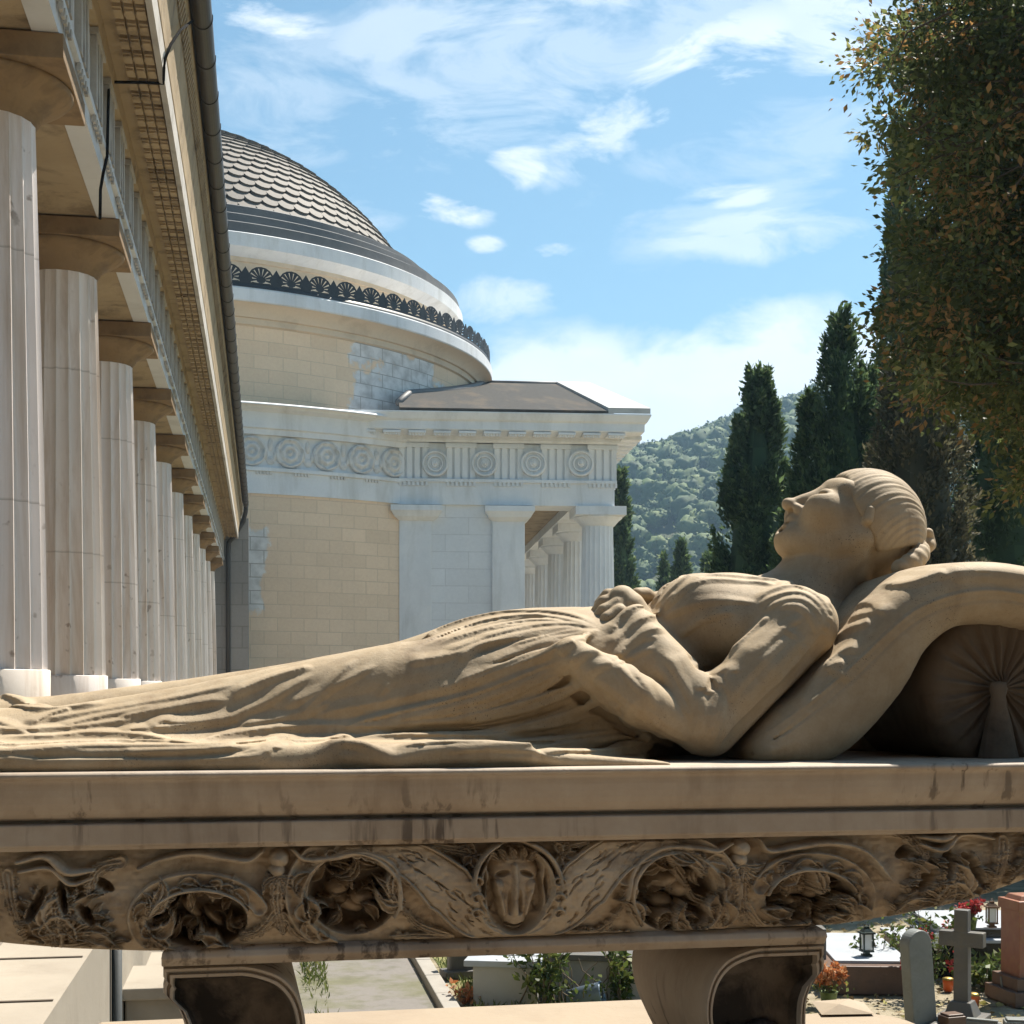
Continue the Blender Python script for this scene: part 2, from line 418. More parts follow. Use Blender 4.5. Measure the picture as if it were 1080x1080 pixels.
def acanthus(path, w, h, n, seed, side=0, base=0.0, ln=1.0):
    "a leafy spray along a path: midrib and overlapping lobes"
    r = random.Random(seed); p = smooth_path(path, 8)
    stroke(p, w * .5, w * .2, h, base, 'rib', sm=False)
    for i in range(n):
        k = int((i + .5) / n * (len(p) - 2)); d = p[k + 1] - p[k]; a = math.degrees(math.atan2(-d[1], d[0]))
        for s in ((-1, 1) if side == 0 else (side,)):
            leaf(p[k], a + s * r.uniform(38, 66), w * ln * r.uniform(.85, 1.25) * (1 - .35 * i / n), w * .27, h * r.uniform(.75, 1.1), base, s * -r.uniform(.2, 1.0), 'rib')

# wide S bands running out of the cartouche
for pts in ([(375, 893), (430, 905), (470, 935), (497, 968), (545, 988)], [(702, 886), (650, 898), (612, 930), (588, 963), (543, 986)]):
    stroke(pts, 12, 9, 11, 0, 'flat', mid=29)
    e = smooth_path(pts, 10)
    for s in (-1, 1):                                # raised rims
        q = []
        for i in range(len(e)):
            d = e[min(i + 1, len(e) - 1)] - e[max(i - 1, 0)]; d /= np.linalg.norm(d) + 1e-9; t = i / (len(e) - 1)
            w = (12 + 34 * t if t < .5 else 29 - 40 * (t - .5)) * .93; q.append(e[i] + s * w * np.array((-d[1], d[0])))
        stroke(q, 2.2, 2.2, 14.5, 0, 'round', sm=False)
    for i in range(34):                              # feathered strokes running with the band
        k = rnd.randint(6, len(e) - 8); d = e[k + 2] - e[k]; d /= np.linalg.norm(d); nn = np.array((-d[1], d[0])); t = k / (len(e) - 1); o = rnd.uniform(-.7, .7) * (8 + 30 * t if t < .5 else 26 - 36 * (t - .5))
        a = e[k] + nn * o; b = a + d * rnd.uniform(9, 20) + nn * rnd.uniform(-3, 3); stroke([a, (a + b) / 2 + nn * rnd.uniform(-2, 2), b], 1.7, .5, rnd.uniform(1.5, 3.2), 0, 'cut')
# the four scrolls
for (c, rx, ry, flip, sd) in (((211, 969), 50, 31, 1, 1), ((371, 943), 47, 42, 1, 2), ((709, 942), 44, 41, -1, 3), ((849, 947), 44, 30, -1, 4)):
    tall = ry > 35
    R = 1.32
    pts = arc(c, rx * R, ry * R, 20 if flip > 0 else 160, 250 if flip > 0 else -70, 26)
    stroke(pts, 9, 7, 15, 0, 'hollow', mid=12, sm=False)
    a0 = (20, -30)[tall] if flip > 0 else (20, 90)[tall]; stroke(arc(c, rx * 1.06, ry * 1.06, a0, a0 + (150, 130)[tall], 40), 1.5, 1.5, 16, 0, 'round', mid=3.4, sm=False)
    for i in range(11):                              # tongues of the outer leaf
        a = (30 + 20 * i) if flip > 0 else (150 - 20 * i); e = math.radians(a)
        q = (c[0] + rx * 1.15 * math.cos(e), c[1] - ry * 1.15 * math.sin(e))
        leaf(q, a + flip * (50 + 25 * math.sin(i * 1.7 + sd)), 19 + 8 * math.sin(i * 2.1 + sd), 5.5 + 1.6 * math.sin(i * 4.1), 15 + 4 * math.sin(i * 3.3), 2, flip * .9, 'hollow', i % 2)
    rosette(c, rx, ry, sd + 10)
    q = random.Random(sd + 50)
    for i in range(8):                               # big acanthus tongues curling over the rim
        a = q.uniform(0, 360); ee = math.radians(a); p = (c[0] + rx * 1.12 * math.cos(ee), c[1] - ry * 1.12 * math.sin(ee))
        leaf(p, a + q.choice((-1, 1)) * q.uniform(95, 150), q.uniform(22, 36), q.uniform(6, 9.5), q.uniform(17, 23), -2, q.uniform(-1, 1), q.choice(('rib', 'hollow')), q.choice((1, 2)))
# long leaf waves below the slab and the stalks between scrolls
for pts in ([(147, 915), (170, 905), (205, 899), (240, 904), (262, 906), (276, 897)], [(308, 895), (322, 905), (350, 903), (385, 898), (415, 915), (420, 955)],
            [(797, 884), (806, 896), (835, 892), (870, 888), (905, 896), (930, 925)], [(768, 888), (752, 896), (730, 893), (695, 893), (666, 912), (657, 945)]):
    stroke(pts, 2.2, 3, 15, 0, 'round', mid=4.5)
for (x, y, sc) in ((294, 904, 1), (778, 893, .95)):
    dome((x, y), 11 * sc, 10 * sc, 17); dome((x - 2, y + 12 * sc), 9 * sc, 8 * sc, 14)
    for a in (200, 235, 270, 305, 340): leaf((x, y + 18), a, 26 * sc, 5, 15, 0, .5, lobes=1)
    acanthus([(x, y + 22), (x - 2, y + 45), (x + 4, y + 78)], 15, 14, 6, x)
    acanthus([(x + 4, y + 60), (x + 22, y + 82), (x + 46, y + 84)], 11, 12, 5, x + 1); acanthus([(x - 2, y + 55), (x - 20, y + 76), (x - 40, y + 84)], 11, 12, 5, x + 2)
for (a, b, c, s) in (((497, 898), (465, 893), (428, 889), 5), ((588, 892), (620, 886), (655, 882), 6)): acanthus([a, b, c], 11, 12, 5, s)
for (x, y, g) in ((497, 900, 200), (590, 900, -20)):
    for k in range(5): leaf((x, y), g + 72 * k * .8 - 100, 17, 5.5, 15, 0, .3, 'hollow')
for (a, b, c, s) in (((470, 986), (440, 974), (424, 956), 7), ((474, 988), (440, 986), (412, 987), 8), ((600, 984), (632, 980), (652, 955), 9), ((604, 985), (640, 984), (668, 984), 10)): acanthus([a, b, c], 10, 12, 5, s)
# cartouche
stroke(arc((542, 930), 45, 44, -5, 185, 24), 3, 3, 19, 0, 'round', sm=False); stroke(arc((542, 930), 38, 37, 0, 180, 24), 2, 2, 15, 0, 'round', sm=False)
for (x, s) in ((498, 1), (585, -1)):
    stroke([(x, 928), (x + 2 * s, 940), (x + 3 * s, 958), (x + 14 * s, 975), (x + 30 * s, 984)], 5, 3, 13, 0, 'round')
    for y in (928, 945, 961): stroke(arc((x + s, y), 7, 6.5, 0, 300, 14, .35), 2, 1.4, 17, 0, 'round', sm=False)
hole((541, 934), 35, 50, 9, 10)
dome((541, 922), 27, 30, 13, -9); dome((541, 948), 19, 30, 12, -8); dome((541, 966), 13, 14, 15, -8)
stroke([(541, 912), (541, 962)], 4, 6, 15, -5, 'round'); [leaf((541 + dx, 906), 90 - dx * 3.2, 15, 4.5, 12, -4, .3, 'rib') for dx in (-16, -8, 0, 8, 16)]
for s in (-1, 1):
    hole((541 + 12.5 * s, 920), 8, 3.6, 5, 2, .35 * s); hole((541 + 5 * s, 950), 3, 14, 3, 2); dome((541 + 17 * s, 933), 7, 8, 9, -3); stroke([(541 + 20 * s, 930), (541 + 15 * s, 945), (541 + 11 * s, 962)], 4, 3, 12, -6, 'round')
    stroke([(541 + 24 * s, 900), (541 + 31 * s, 912), (541 + 28 * s, 930), (541 + 31 * s, 950), (541 + 24 * s, 974)], 3.5, 2.5, 12, -8, 'round'); hole((541 + 25 * s, 940), 5, 20, 10, 3)
stroke([(532, 972), (541, 975), (550, 972)], 1.6, 1.6, 6, 0, 'cut')
# leafy shells at both ends
for (c, s, q) in (((62, 960), 1, 21), ((1000, 925), -1, 22), ((-90, 935), 1, 23), ((1110, 890), -1, 24)):
    sc = 1.0 if q < 23 else .8
    for i in range(8):
        a = 90 + s * (85 - 24 * i); ee = math.radians(a)
        leaf((c[0] + 10 * s * sc, c[1] + 26 * sc), a, (54 + 9 * math.sin(i * 2)) * sc, 8 * sc, 17, 0, s * -.55, 'hollow', lobes=2)
    stroke([(c[0] - 42 * s * sc, c[1] - 52 * sc), (c[0] - 12 * s, c[1] - 58 * sc), (c[0] + 10 * s, c[1] - 42 * sc), (c[0] + 38 * s * sc, c[1] - 44 * sc)], 3, 2.5, 18, 0, 'round', mid=6)
    stroke([(c[0] - 40 * s * sc, c[1] - 42 * sc), (c[0] - 8 * s, c[1] - 46 * sc), (c[0] + 14 * s, c[1] - 30 * sc), (c[0] + 36 * s * sc, c[1] - 36 * sc)], 2, 2, 16, 0, 'round', mid=4)
    for i in range(5):                               # big folded leaves turning over one another
        a = 90 + s * (60 - 38 * i); ee = math.radians(a); p = (c[0] + (6 - 7 * i) * s * sc, c[1] + 20 * sc)
        leaf(p, a, (46 - 3 * i) * sc, 13 * sc, 15 + 4 * (i % 2), 3, s * -.9, 'hollow'); leaf((p[0] + 4 * s, p[1] - 3), a - s * 14, (38 - 3 * i) * sc, 5 * sc, 22, 0, s * -.9, 'rib', 2)
    for (ox, oy, rx_, ry_, an) in ((-22, -8, 6, 22, .5), (6, -16, 5, 18, -.2), (30, 2, 6, 15, -.7), (48, -28, 12, 6, .5)): hole((c[0] + ox * s * sc, c[1] + oy * sc), rx_ * sc, ry_ * sc, 15, 2, an * s)
    acanthus([(c[0] + 66 * s * sc, c[1] - 52 * sc), (c[0] + 44 * s * sc, c[1] - 46 * sc), (c[0] + 30 * s * sc, c[1] - 22 * sc)], 14, 14, 6, q)
    acanthus([(c[0] - 30 * s * sc, c[1] + 34 * sc), (c[0] + 10 * s, c[1] + 38 * sc), (c[0] + 48 * s * sc, c[1] + 30 * sc)], 12, 12, 6, q + 9)
    acanthus([(c[0] - 52 * s * sc, c[1] - 40 * sc), (c[0] - 46 * s * sc, c[1] - 5 * sc), (c[0] - 34 * s * sc, c[1] + 30 * sc)], 13, 13, 6, q + 19)
# small chisel wear, and the relief dies away at the borders
from itertools import product
gx = nrs.randn(NU // 6 + 2, NW // 6 + 2); ix = np.linspace(0, gx.shape[0] - 1.001, NU); iy = np.linspace(0, gx.shape[1] - 1.001, NW)
a0, b0 = ix.astype(int), iy.astype(int); fa, fb = (ix - a0)[:, None], (iy - b0)[None]
H += .5 * (gx[a0][:, b0] * (1 - fa) * (1 - fb) + gx[a0 + 1][:, b0] * fa * (1 - fb) + gx[a0][:, b0 + 1] * (1 - fa) * fb + gx[a0 + 1][:, b0 + 1] * fa * fb)
edge = np.clip(np.minimum(T, 1 - T) * 26, 0, 1)[None] ** .6
H = np.where(H > 0, H * edge, H * np.clip(np.minimum(T, 1 - T) * 14, 0, 1)[None])
belly = .012 * np.sin(np.pi * np.clip(T * 1.02, 0, 1))[None]      # the chest swells gently
# the ends turn away from us like the prow of a tub
uc = (bu[0] + bu[-1]) / 2; hw = (bu[-1] - bu[0]) / 2; turn = np.clip((np.abs(ug - uc) - hw * .86) / (hw * .14), 0, 1)[:, None]
V_ = VF - np.where(H > 0, H * .00135, H * .0019) - belly + .12 * turn ** 2
nV = NU * NW
idx = np.arange(nV).reshape(NU, NW)
front = np.stack([UG, V_, WG], -1).reshape(-1, 3)
back = np.stack([ug, np.full(NU, DEPTH - .05), wl], -1); topb = np.stack([ug, np.full(NU, DEPTH - .05), np.full(NU, wtop)], -1)
ib, it_ = nV + np.arange(NU), nV + NU + np.arange(NU)
def strip(a, b): return np.stack([a[:-1], a[1:], b[1:], b[:-1]], 1)
Fq = np.concatenate([np.stack([idx[:-1, :-1], idx[1:, :-1], idx[1:, 1:], idx[:-1, 1:]], -1).reshape(-1, 4), strip(ib, idx[:, 0]), strip(it_, ib)])
chest = mesh_obj('chest', np.concatenate([front, back, topb]), Fq, M_frieze, tomb, smooth=True)
# flat band under the frieze
x0, x1 = L2(170, 1010, .03)[0], L2(872, 1000, .03)[0]; wa, we = L2(540, 989, .03)[1] , L2(540, 1008, .03)[1]
mb = MB(); pf = [(.012, 0), (.0, -.004), (-.004, -.012), (-.002, (we - wa) * .6), (.006, we - wa)]
pr = [(v, w + wa) for v, w in pf]
vs = [];
for u, s in ((x0, -1), (x1, 1)):
    for v, w in pr: vs.append((u + s * (-.008 if w == pr[0][1] else 0), .03 + v, w))
    for v, w in reversed(pr): vs.append((u, DEPTH - .06 - v, w))
n = len(pr) * 2
mb.add(vs, [(i, (i + 1) % n, n + (i + 1) % n, n + i) for i in range(n)] + [tuple(range(n - 1, -1, -1)), tuple(range(n, 2 * n))])
mb.build('band', M_tomb, tomb, bevel=.002)

def crust_mat():
    m = N('black_crusted_stone'); v = m.co.outputs['Object']; n1 = m.noise(11, 6, .65, v, .4); n2 = m.noise(120, 3, .6, v)
    col = m.mix(m.ramp(n1, [(.44, 0), (.62, 1)]), (.020, .015, .012), (.13, .10, .075))
    return m.fin(col, .7, m.bump(n2, .3, .002, m.bump(n1, .3, .01)), .25)
M_crust = crust_mat()
# scroll feet: an extruded bracket with a raised rim, a sunk field and a volute
ZP = -.64 - TO[2]                                    # platform top in tomb coordinates
def foot(flip, px_in, px_out):
    "px_out: free end with the small lip, px_in: the bulging side"
    vF, vB = .045, .41 if flip > 0 else .44
    uo, ui = L2(px_out, 1010, vF)[0], L2(px_in, 1060, vF)[0]; W = abs(uo - ui); s = 1 if uo > ui else -1
    hgt = (we - .003) - (ZP + .05)
    out = []                                         # outline in (from the outer end inwards a, height b), both 0..1 of W, hgt
    pts = [(0, 1), (0, .955), (.015, .94), (.0, .92), (.0, .875), (.03, .85), (.10, .80), (.15, .70), (.16, .55), (.14, .38), (.08, .22), (.02, .12), (.0, .0),
           (.95, .0), (.80, .14), (.78, .22), (.86, .34), (.95, .48), (1.0, .62), (.99, .75), (.93, .86), (.82, .94), (.66, .985), (.55, 1)]
    P = smooth_path(pts[6:12], 4).tolist(); Q = smooth_path(pts[13:], 5).tolist()
    outl = pts[:6] + P + pts[12:13] + Q
    cx_, cy_ = .55, .56
    ring = lambda k, v: [(uo - s * W * (cx_ + (a - cx_) * k), v, ZP + .05 + hgt * (cy_ + (b - cy_) * k)) for a, b in outl]
    m = MB(); n = len(outl); R = [ring(1.0, vB), ring(1.0, vF + .004), ring(.985, vF), ring(.955, vF), ring(.945, vF + .006), ring(.925, vF + .006), ring(.915, vF), ring(.88, vF), ring(.86, vF + .012), ring(.80, vF + .034), ring(.4, vF + .038), ring(.02, vF + .034)]
    vs = [p for r in R for p in r]; fs = []
    for j in range(len(R) - 1):
        for i in range(n): i2 = (i + 1) % n; fs.append((j * n + i, j * n + i2, (j + 1) * n + i2, (j + 1) * n + i))
    fs.append(tuple(range(n - 1, -1, -1))); m.add(vs, fs, True); m.m = [1 if k >= 8 * n and k < len(fs) - 1 else 0 for k in range(len(fs))]
    o = m.build('foot', [M_tomb, M_crust], tomb)
    e = o.modifiers.new('e', 'EDGE_SPLIT'); e.split_angle = math.radians(50)
    sp = MB(); c = (uo - s * W * .5, ZP + .05 + hgt * .42); pt = []
    for i in range(70):
        a = i / 69 * 4.6 * math.pi; r = .27 * W * (1 - i / 78); pt.append((c[0] + s * r * math.cos(a + 2.4), vF + .030, c[1] + r * math.sin(a + 2.4)))
    sp.tube(pt, [.011 * (1 - .5 * i / 70) for i in range(70)], 8); sp.build('volute', M_crust, o)
    b = MB(); uc_ = (uo + ui) / 2
    b.lathe([(0, .0501), (.13, .0501), (.15, .044), (.158, .03), (.15, .014), (.14, .0)], (0, 0, 0), 40); ob = b.build('foot_base', M_tomb, o)
    for v in ob.data.vertices: v.co = (uc_ + v.co.x * W / .26, (vF + vB) / 2 + v.co.y * 1.55, ZP + v.co.z)
    return o
foot(1, 745, 870); foot(-1, 322, 172)

# the platform under it, with a straight kerb-like edge
M_pink = stone('pink_slab_stone', (.34, .275, .20), (.29, .23, .165), 2.2, (.20, .145, .10), .4, None, .2, .003, .8, fine=70)
plat = put(empty('tomb_platform')); tag(plat, 'pale pink stone platform under the sarcophagus feet', 'platform')
m = MB(); m.box((.05, .21, ZP - .13), (1.30, 1.82, .26)); m.build('paving_slab', M_pink, plat, bevel=.008)
m = MB(); ol = [(.702, -.7), (.702, .945)] + [(.84 + .12 * math.sin(a), .825 + .12 * math.cos(a)) for a in np.linspace(0, math.pi / 2, 10)] + [(.96, -.7)]
vs = [(x, y, ZP - .004) for x, y in ol] + [(x, y, ZP - .26) for x, y in ol]; n = len(ol)
m.add(vs, [tuple(range(n)), tuple(range(2 * n - 1, n - 1, -1))] + [(i, (i + 1) % n, n + (i + 1) % n, n + i) for i in range(n)]); m.build('rounded_end_slab', M_pink, plat, bevel=.008)
# ================================================================== the lying woman
VC = .36                                             # her middle plane
def P(px, py, v): return tuple(L(px, py, v))
HV = .35
hd = lambda px, py, c=0.0: tuple(L(px, py, HV)[i] + (0, c, 0)[i] for i in range(3))
S = L2(900, 560, HV)[0] - L2(899, 560, HV)[0]        # metres per pixel at her head
bx = np.array((.75, 0, .66)); bx /= np.linalg.norm(bx); fx = np.array((-bx[2], 0, bx[0])); RH = np.array([fx, (0, 1, 0), bx])   # face forward, sideways, up the head

def body_fn(Q):
    d = ellip(Q, hd(915, 558), (56.5 * S, 45.5 * S, 50 * S), RH)                       # skull
    d = smin(d, ellip(Q, hd(876, 556), (34 * S, 42 * S, 42 * S), RH), 16 * S)       # face
    d = smin(d, ellip(Q, hd(851, 563), (18 * S, 28 * S, 30 * S), RH), 12 * S)
    d = smin(d, ellip(Q, hd(832.5, 566), (11 * S, 14 * S, 11 * S), RH), 10 * S)       # chin
    for s in (-1, 1):
        d = smin(d, chain(Q, [hd(836, 572, s * 9 * S), hd(866, 584, s * 27 * S), hd(890, 573, s * 41 * S)], [10 * S, 12 * S, 9 * S]), 16 * S)   # jaw
        d = smin(d, ellip(Q, hd(856, 541, s * 26 * S), (17 * S, 14 * S, 17 * S), RH), 14 * S)                                                   # cheek
    d = smin(d, chain(Q, [hd(882, 519, -26 * S), hd(877.5, 515.5, 0), hd(882, 519, 26 * S)], [7 * S, 7.5 * S, 7 * S]), 12 * S)                  # brow
    for s in (-1, 1):
        d = smax(d, -ellip(Q, hd(854, 517, s * 20 * S), (10 * S, 12 * S, 7.5 * S), RH), 7 * S)                                                 # eye hollow
        d = smin(d, ellip(Q, hd(864, 527, s * 19 * S), (9 * S, 11.5 * S, 7.2 * S), RH), 1.5 * S)                                               # closed lid
        d = smax(d, -chain(Q, [hd(856, 527, s * 9 * S), hd(854.5, 523, s * 18 * S), hd(860, 526, s * 29 * S)], [.9 * S] * 3), 1.2 * S)
    d = smin(d, chain(Q, [hd(865, 523), hd(847, 528), hd(834, 532.5)], [7 * S, 6.2 * S, 5.6 * S]), 7 * S)                                        # nose
    d = smin(d, ellip(Q, hd(831, 532), (6.3 * S, 6.8 * S, 5.6 * S), RH), 4 * S)
    for s in (-1, 1):
        d = smin(d, ellip(Q, hd(839, 539, s * 7.5 * S), (7 * S, 5 * S, 5 * S), RH), 3.5 * S)
        d = smax(d, -ellip(Q, hd(833.5, 539.5, s * 4.4 * S), (3 * S, 2.2 * S, 2.6 * S)), 2 * S)
    d = smin(d, chain(Q, [hd(844, 556, -15 * S), hd(834, 547.5, -5 * S), hd(834.6, 549, 0), hd(834, 547.5, 5 * S), hd(844, 556, 15 * S)], [2.4 * S, 4.6 * S, 4.2 * S, 4.6 * S, 2.4 * S]), 3.5 * S)
    d = smin(d, chain(Q, [hd(843, 560, -13 * S), hd(831, 556.5, 0), hd(843, 560, 13 * S)], [2.6 * S, 5.6 * S, 2.6 * S]), 3.5 * S)
    d = smax(d, -chain(Q, [hd(842, 558.5, -16 * S), hd(829, 552.6, -4 * S), hd(829, 552.6, 4 * S), hd(842, 558.5, 16 * S)], [1.1 * S, 1.3 * S, 1.3 * S, 1.1 * S]), 1.6 * S)
    d = smax(d, -chain(Q, [hd(832, 563, -10 * S), hd(821.5, 557, 0), hd(832, 563, 10 * S)], [2.0 * S, 2.4 * S, 2.0 * S]), 6 * S)                # under the lip
    for s in (-1, 1): d = smin(d, chain(Q, [hd(896, 544, s * 47.5 * S), hd(893, 554, s * 48.5 * S)], [4.5 * S, 5.4 * S]), 2.5 * S)                    # ear lobes
    nk = chain(Q, [hd(903, 566), hd(868, 602), hd(852, 632), hd(845, 665)], [38 * S, 39 * S, 43 * S, 58 * S])
    d = smin(d, nk, 3.5 * S)
    d = blend(d, Q, [hd(890, 590, -38 * S), hd(862, 612, -31 * S), hd(834, 622, -13 * S)], [4 * S, 4 * S, 3 * S], 12 * S)                      # neck tendon
    # breast and trunk run on beneath the gown, arms to the hands
    d = smin(d, ellip(Q, P(775, 672, VC), (.17, .13, .085)), .05)
    d = smin(d, chain(Q, [P(790, 680, VC), P(680, 705, VC), P(600, 712, VC)], [.09, .08, .085]), .04)
    for (sh, el, wr, v0, v1, v2) in (((848, 655), (742, 758), (672, 660), VC - .15, .16, .24), ((850, 650), (742, 735), (680, 652), VC + .15, .56, .43)):
        d = smin(d, chain(Q, [P(*sh, v0), P(*el, v1), P(*wr, v2)], [.04, .032, .021]), .03)
    # her left hand, lying over the right one
    hv = .255
    d = smin(d, chain(Q, [P(676, 655, hv), P(664, 641, hv + .004), P(656, 633, hv + .01)], [.021, .024, .022], (1, .95, 1)), .012)
    for i, (k, m, e, t) in enumerate((((656, 628), (641, 628), (633, 637), (631, 644)), ((652, 632), (637, 635), (629.5, 645), (629, 652)), ((651, 639), (637, 644), (630, 653), (630.5, 659)), ((653, 647), (641, 652), (635, 659), (636, 664)))):
        v = hv + (.030, .012, -.006, -.022)[i]
        d = smin(d, chain(Q, [P(*k, v), P(*m, v - .003), P(*e, v + .001), P(*t, v + .008)], [.0112, .0102, .0092, .0078]), .0035)
        d = smin(d, ellip(Q, P(k[0] + 1, k[1], v), (.0125, .011, .0125)), .006)
    d = smin(d, chain(Q, [P(668, 634, hv + .03), P(655, 629, hv + .045), P(645, 632, hv + .05)], [.012, .011, .008]), .004)     # thumb
    hv = .33                                         # right hand below and behind
    d = smin(d, chain(Q, [P(690, 648, hv + .06), P(672, 646, hv + .03), P(652, 651, hv)], [.021, .024, .02]), .01)
    for i, (a, b, c) in enumerate((((650, 641), (636, 648), (626, 656)), ((648, 648), (634, 655), (626, 663)), ((648, 655), (636, 662), (629, 668)), ((652, 661), (642, 668), (636, 673)))):
        v = hv - .01 * i; d = smin(d, chain(Q, [P(*a, v), P(*b, v - .01), P(*c, v - .012)], [.0105, .0098, .008]), .0035)
    d = smin(d, chain(Q, [P(690, 634, hv), P(681, 627, hv - .01), P(672, 626, hv - .02)], [.011, .011, .009]), .004)
    return d

# hair: a smooth combed cap, a rolled plait at the nape and a small knot
def hair_fn(Q):
    cap = ellip(Q, hd(914, 557), (60 * S, 52.5 * S, 57.5 * S), RH)
    q = (Q - np.asarray(hd(906, 585), np.float32)) @ RH.T.astype(np.float32)
    ang = np.arctan2(q[:, 1], q[:, 2] + 1e-6) ; r2 = np.sqrt(q[:, 0] ** 2 + q[:, 1] ** 2 + q[:, 2] ** 2)
    px = Q[:, 0] / S; pz = Q[:, 2] / S; c0 = np.asarray(hd(931, 552), np.float32)
    # strands comb back from the parting towards the knot
    kn = np.asarray(hd(978, 578), np.float32); w = Q - kn; phi = np.arctan2(w[:, 1], (w @ np.asarray(fx, np.float32)) + .02)
    g = np.sin(phi * 104 + 2.0 * np.sin(phi * 9) + w[:, 2] * 30) * .36 + np.sin(phi * 151 + 1 + w[:, 0] * 45) * .26 + np.sin(phi * 37 + w[:, 0] * 20) * .32
    cap = cap + g * .66 * S * np.clip((np.sqrt((w ** 2).sum(1)) - .01) / .05, 0, 1)
    # hairline
    def half(a, b, flip=1):
        A = np.asarray(hd(*a)); Bv = np.asarray(hd(*b)); t = Bv - A; n = np.array((t[2], 0, -t[0])) / np.linalg.norm(t) * flip
        return (Q - A.astype(np.float32)) @ n.astype(np.float32)
    front = smax(half((886, 490), (880, 537)), half((879, 530), (909, 592)), 8 * S)
    low = half((903, 588), (985, 571))
    cap = smax(smax(cap, front, 3 * S), low, 4 * S)
    d = cap
    roll = []
    for i in range(15):
        t = i / 14; a = math.pi * (t - .5) * 1.08; roll.append(hd(946 - 40 * math.cos(a) * 0 - 36 * (1 - math.cos(a)) * 1.0 + 18, 589 - 8 * math.cos(a) + 15 * (1 - math.cos(a)), 50 * S * math.sin(a)))
    roll = np.array(roll)
    for k in range(26):                              # twisted plait as overlapping beads
        t = (k + .5) / 26 * 14; i = int(t); p = roll[i] + (roll[min(i + 1, 14)] - roll[i]) * (t - i); tw = (-1) ** k
        d = smin(d, ellip(Q, p + np.array((0, 0, tw * 1.8 * S)), (9 * S, 8.5 * S, 8.8 * S)), 2.6 * S)
    d = smin(d, ellip(Q, hd(974, 576), (9 * S, 16 * S, 10 * S), RH), 3 * S)
    d = smin(d, chain(Q, [hd(975, 563, -8 * S), hd(981, 575, 0), hd(974, 585, 8 * S)], [5 * S, 6 * S, 5 * S]), 2 * S)
    return d

# ------------------------------------------------------------------ gown
def gown_base(Q):
    d = chain(Q, [P(650, 722, .28), P(540, 726, .27), P(410, 735, .27), P(300, 752, .28), P(200, 764, .29), P(60, 782, .30), P(-120, 786, .30), P(-200, 775, .31)], [.105, .088, .074, .066, .055, .046, .043, .05])      # near leg
    d = smin(d, chain(Q, [P(650, 716, .46), P(540, 715, .46), P(410, 727, .46), P(300, 742, .46), P(200, 752, .46), P(60, 765, .46), P(-120, 772, .46), P(-200, 760, .46)], [.105, .088, .070, .060, .052, .044, .042, .05]), .05)
    d = smin(d, ellip(Q, P(575, 725, VC + .04), (.21, .19, .118)), .06)                # hips and belly
    d = smin(d, ellip(Q, P(640, 716, VC), (.13, .165, .09)), .05)                   # waist
    d = smin(d, ellip(Q, P(762, 668, VC), (.135, .172, .094)), .05)                 # breast
    d = smin(d, ellip(Q, P(735, 643, VC - .085), (.056, .06, .05)), .035); d = smin(d, ellip(Q, P(735, 640, VC + .085), (.056, .06, .05)), .035)
    d = smin(d, chain(Q, [P(832, 660, VC - .12), P(832, 660, VC + .13)], [.050, .055]), .05)   # shoulders
    d = smin(d, chain(Q, [P(800, 720, VC), P(690, 745, VC)], [.09, .09]), .06)
    # skirt spread over the slab
    fl = np.maximum(np.abs(Q[:, 1] - .375) - .335, 0); ul = L2(690, 790, .1)[0]
    e = np.maximum(Q[:, 0] - ul, 0) * .7
    tp = np.clip((Q[:, 0] - L2(470, 790, .1)[0]) / (ul - L2(470, 790, .1)[0]), 0, 1.2)
    spread = np.sqrt(fl ** 2 + e ** 2 + np.maximum(Q[:, 2] - .012 * (1 - tp), 0) ** 2 * 1.0) - .018 * (1 - .8 * tp)
    d = smin(d, spread, .07)
    # sleeves
    d = smin(d, chain(Q, [P(845, 664, .19), P(800, 708, .165), P(748, 766, .16)], [.047, .048, .043], ), .012)
    d = smin(d, ellip(Q, P(842, 655, .20), (.050, .052, .043)), .03)
    d = smin(d, chain(Q, [P(742, 762, .155), P(706, 716, .19), P(668, 664, .235)], [.044, .046, .033]), .010)
    d = smin(d, chain(Q, [P(738, 776, .15), P(672, 738, .145), P(604, 693, .165)], [.022, .036, .026]), .008)
    d = smin(d, chain(Q, [P(845, 650, .53), P(760, 715, .57), P(690, 655, .43)], [.055, .05, .033]), .02)
    return d
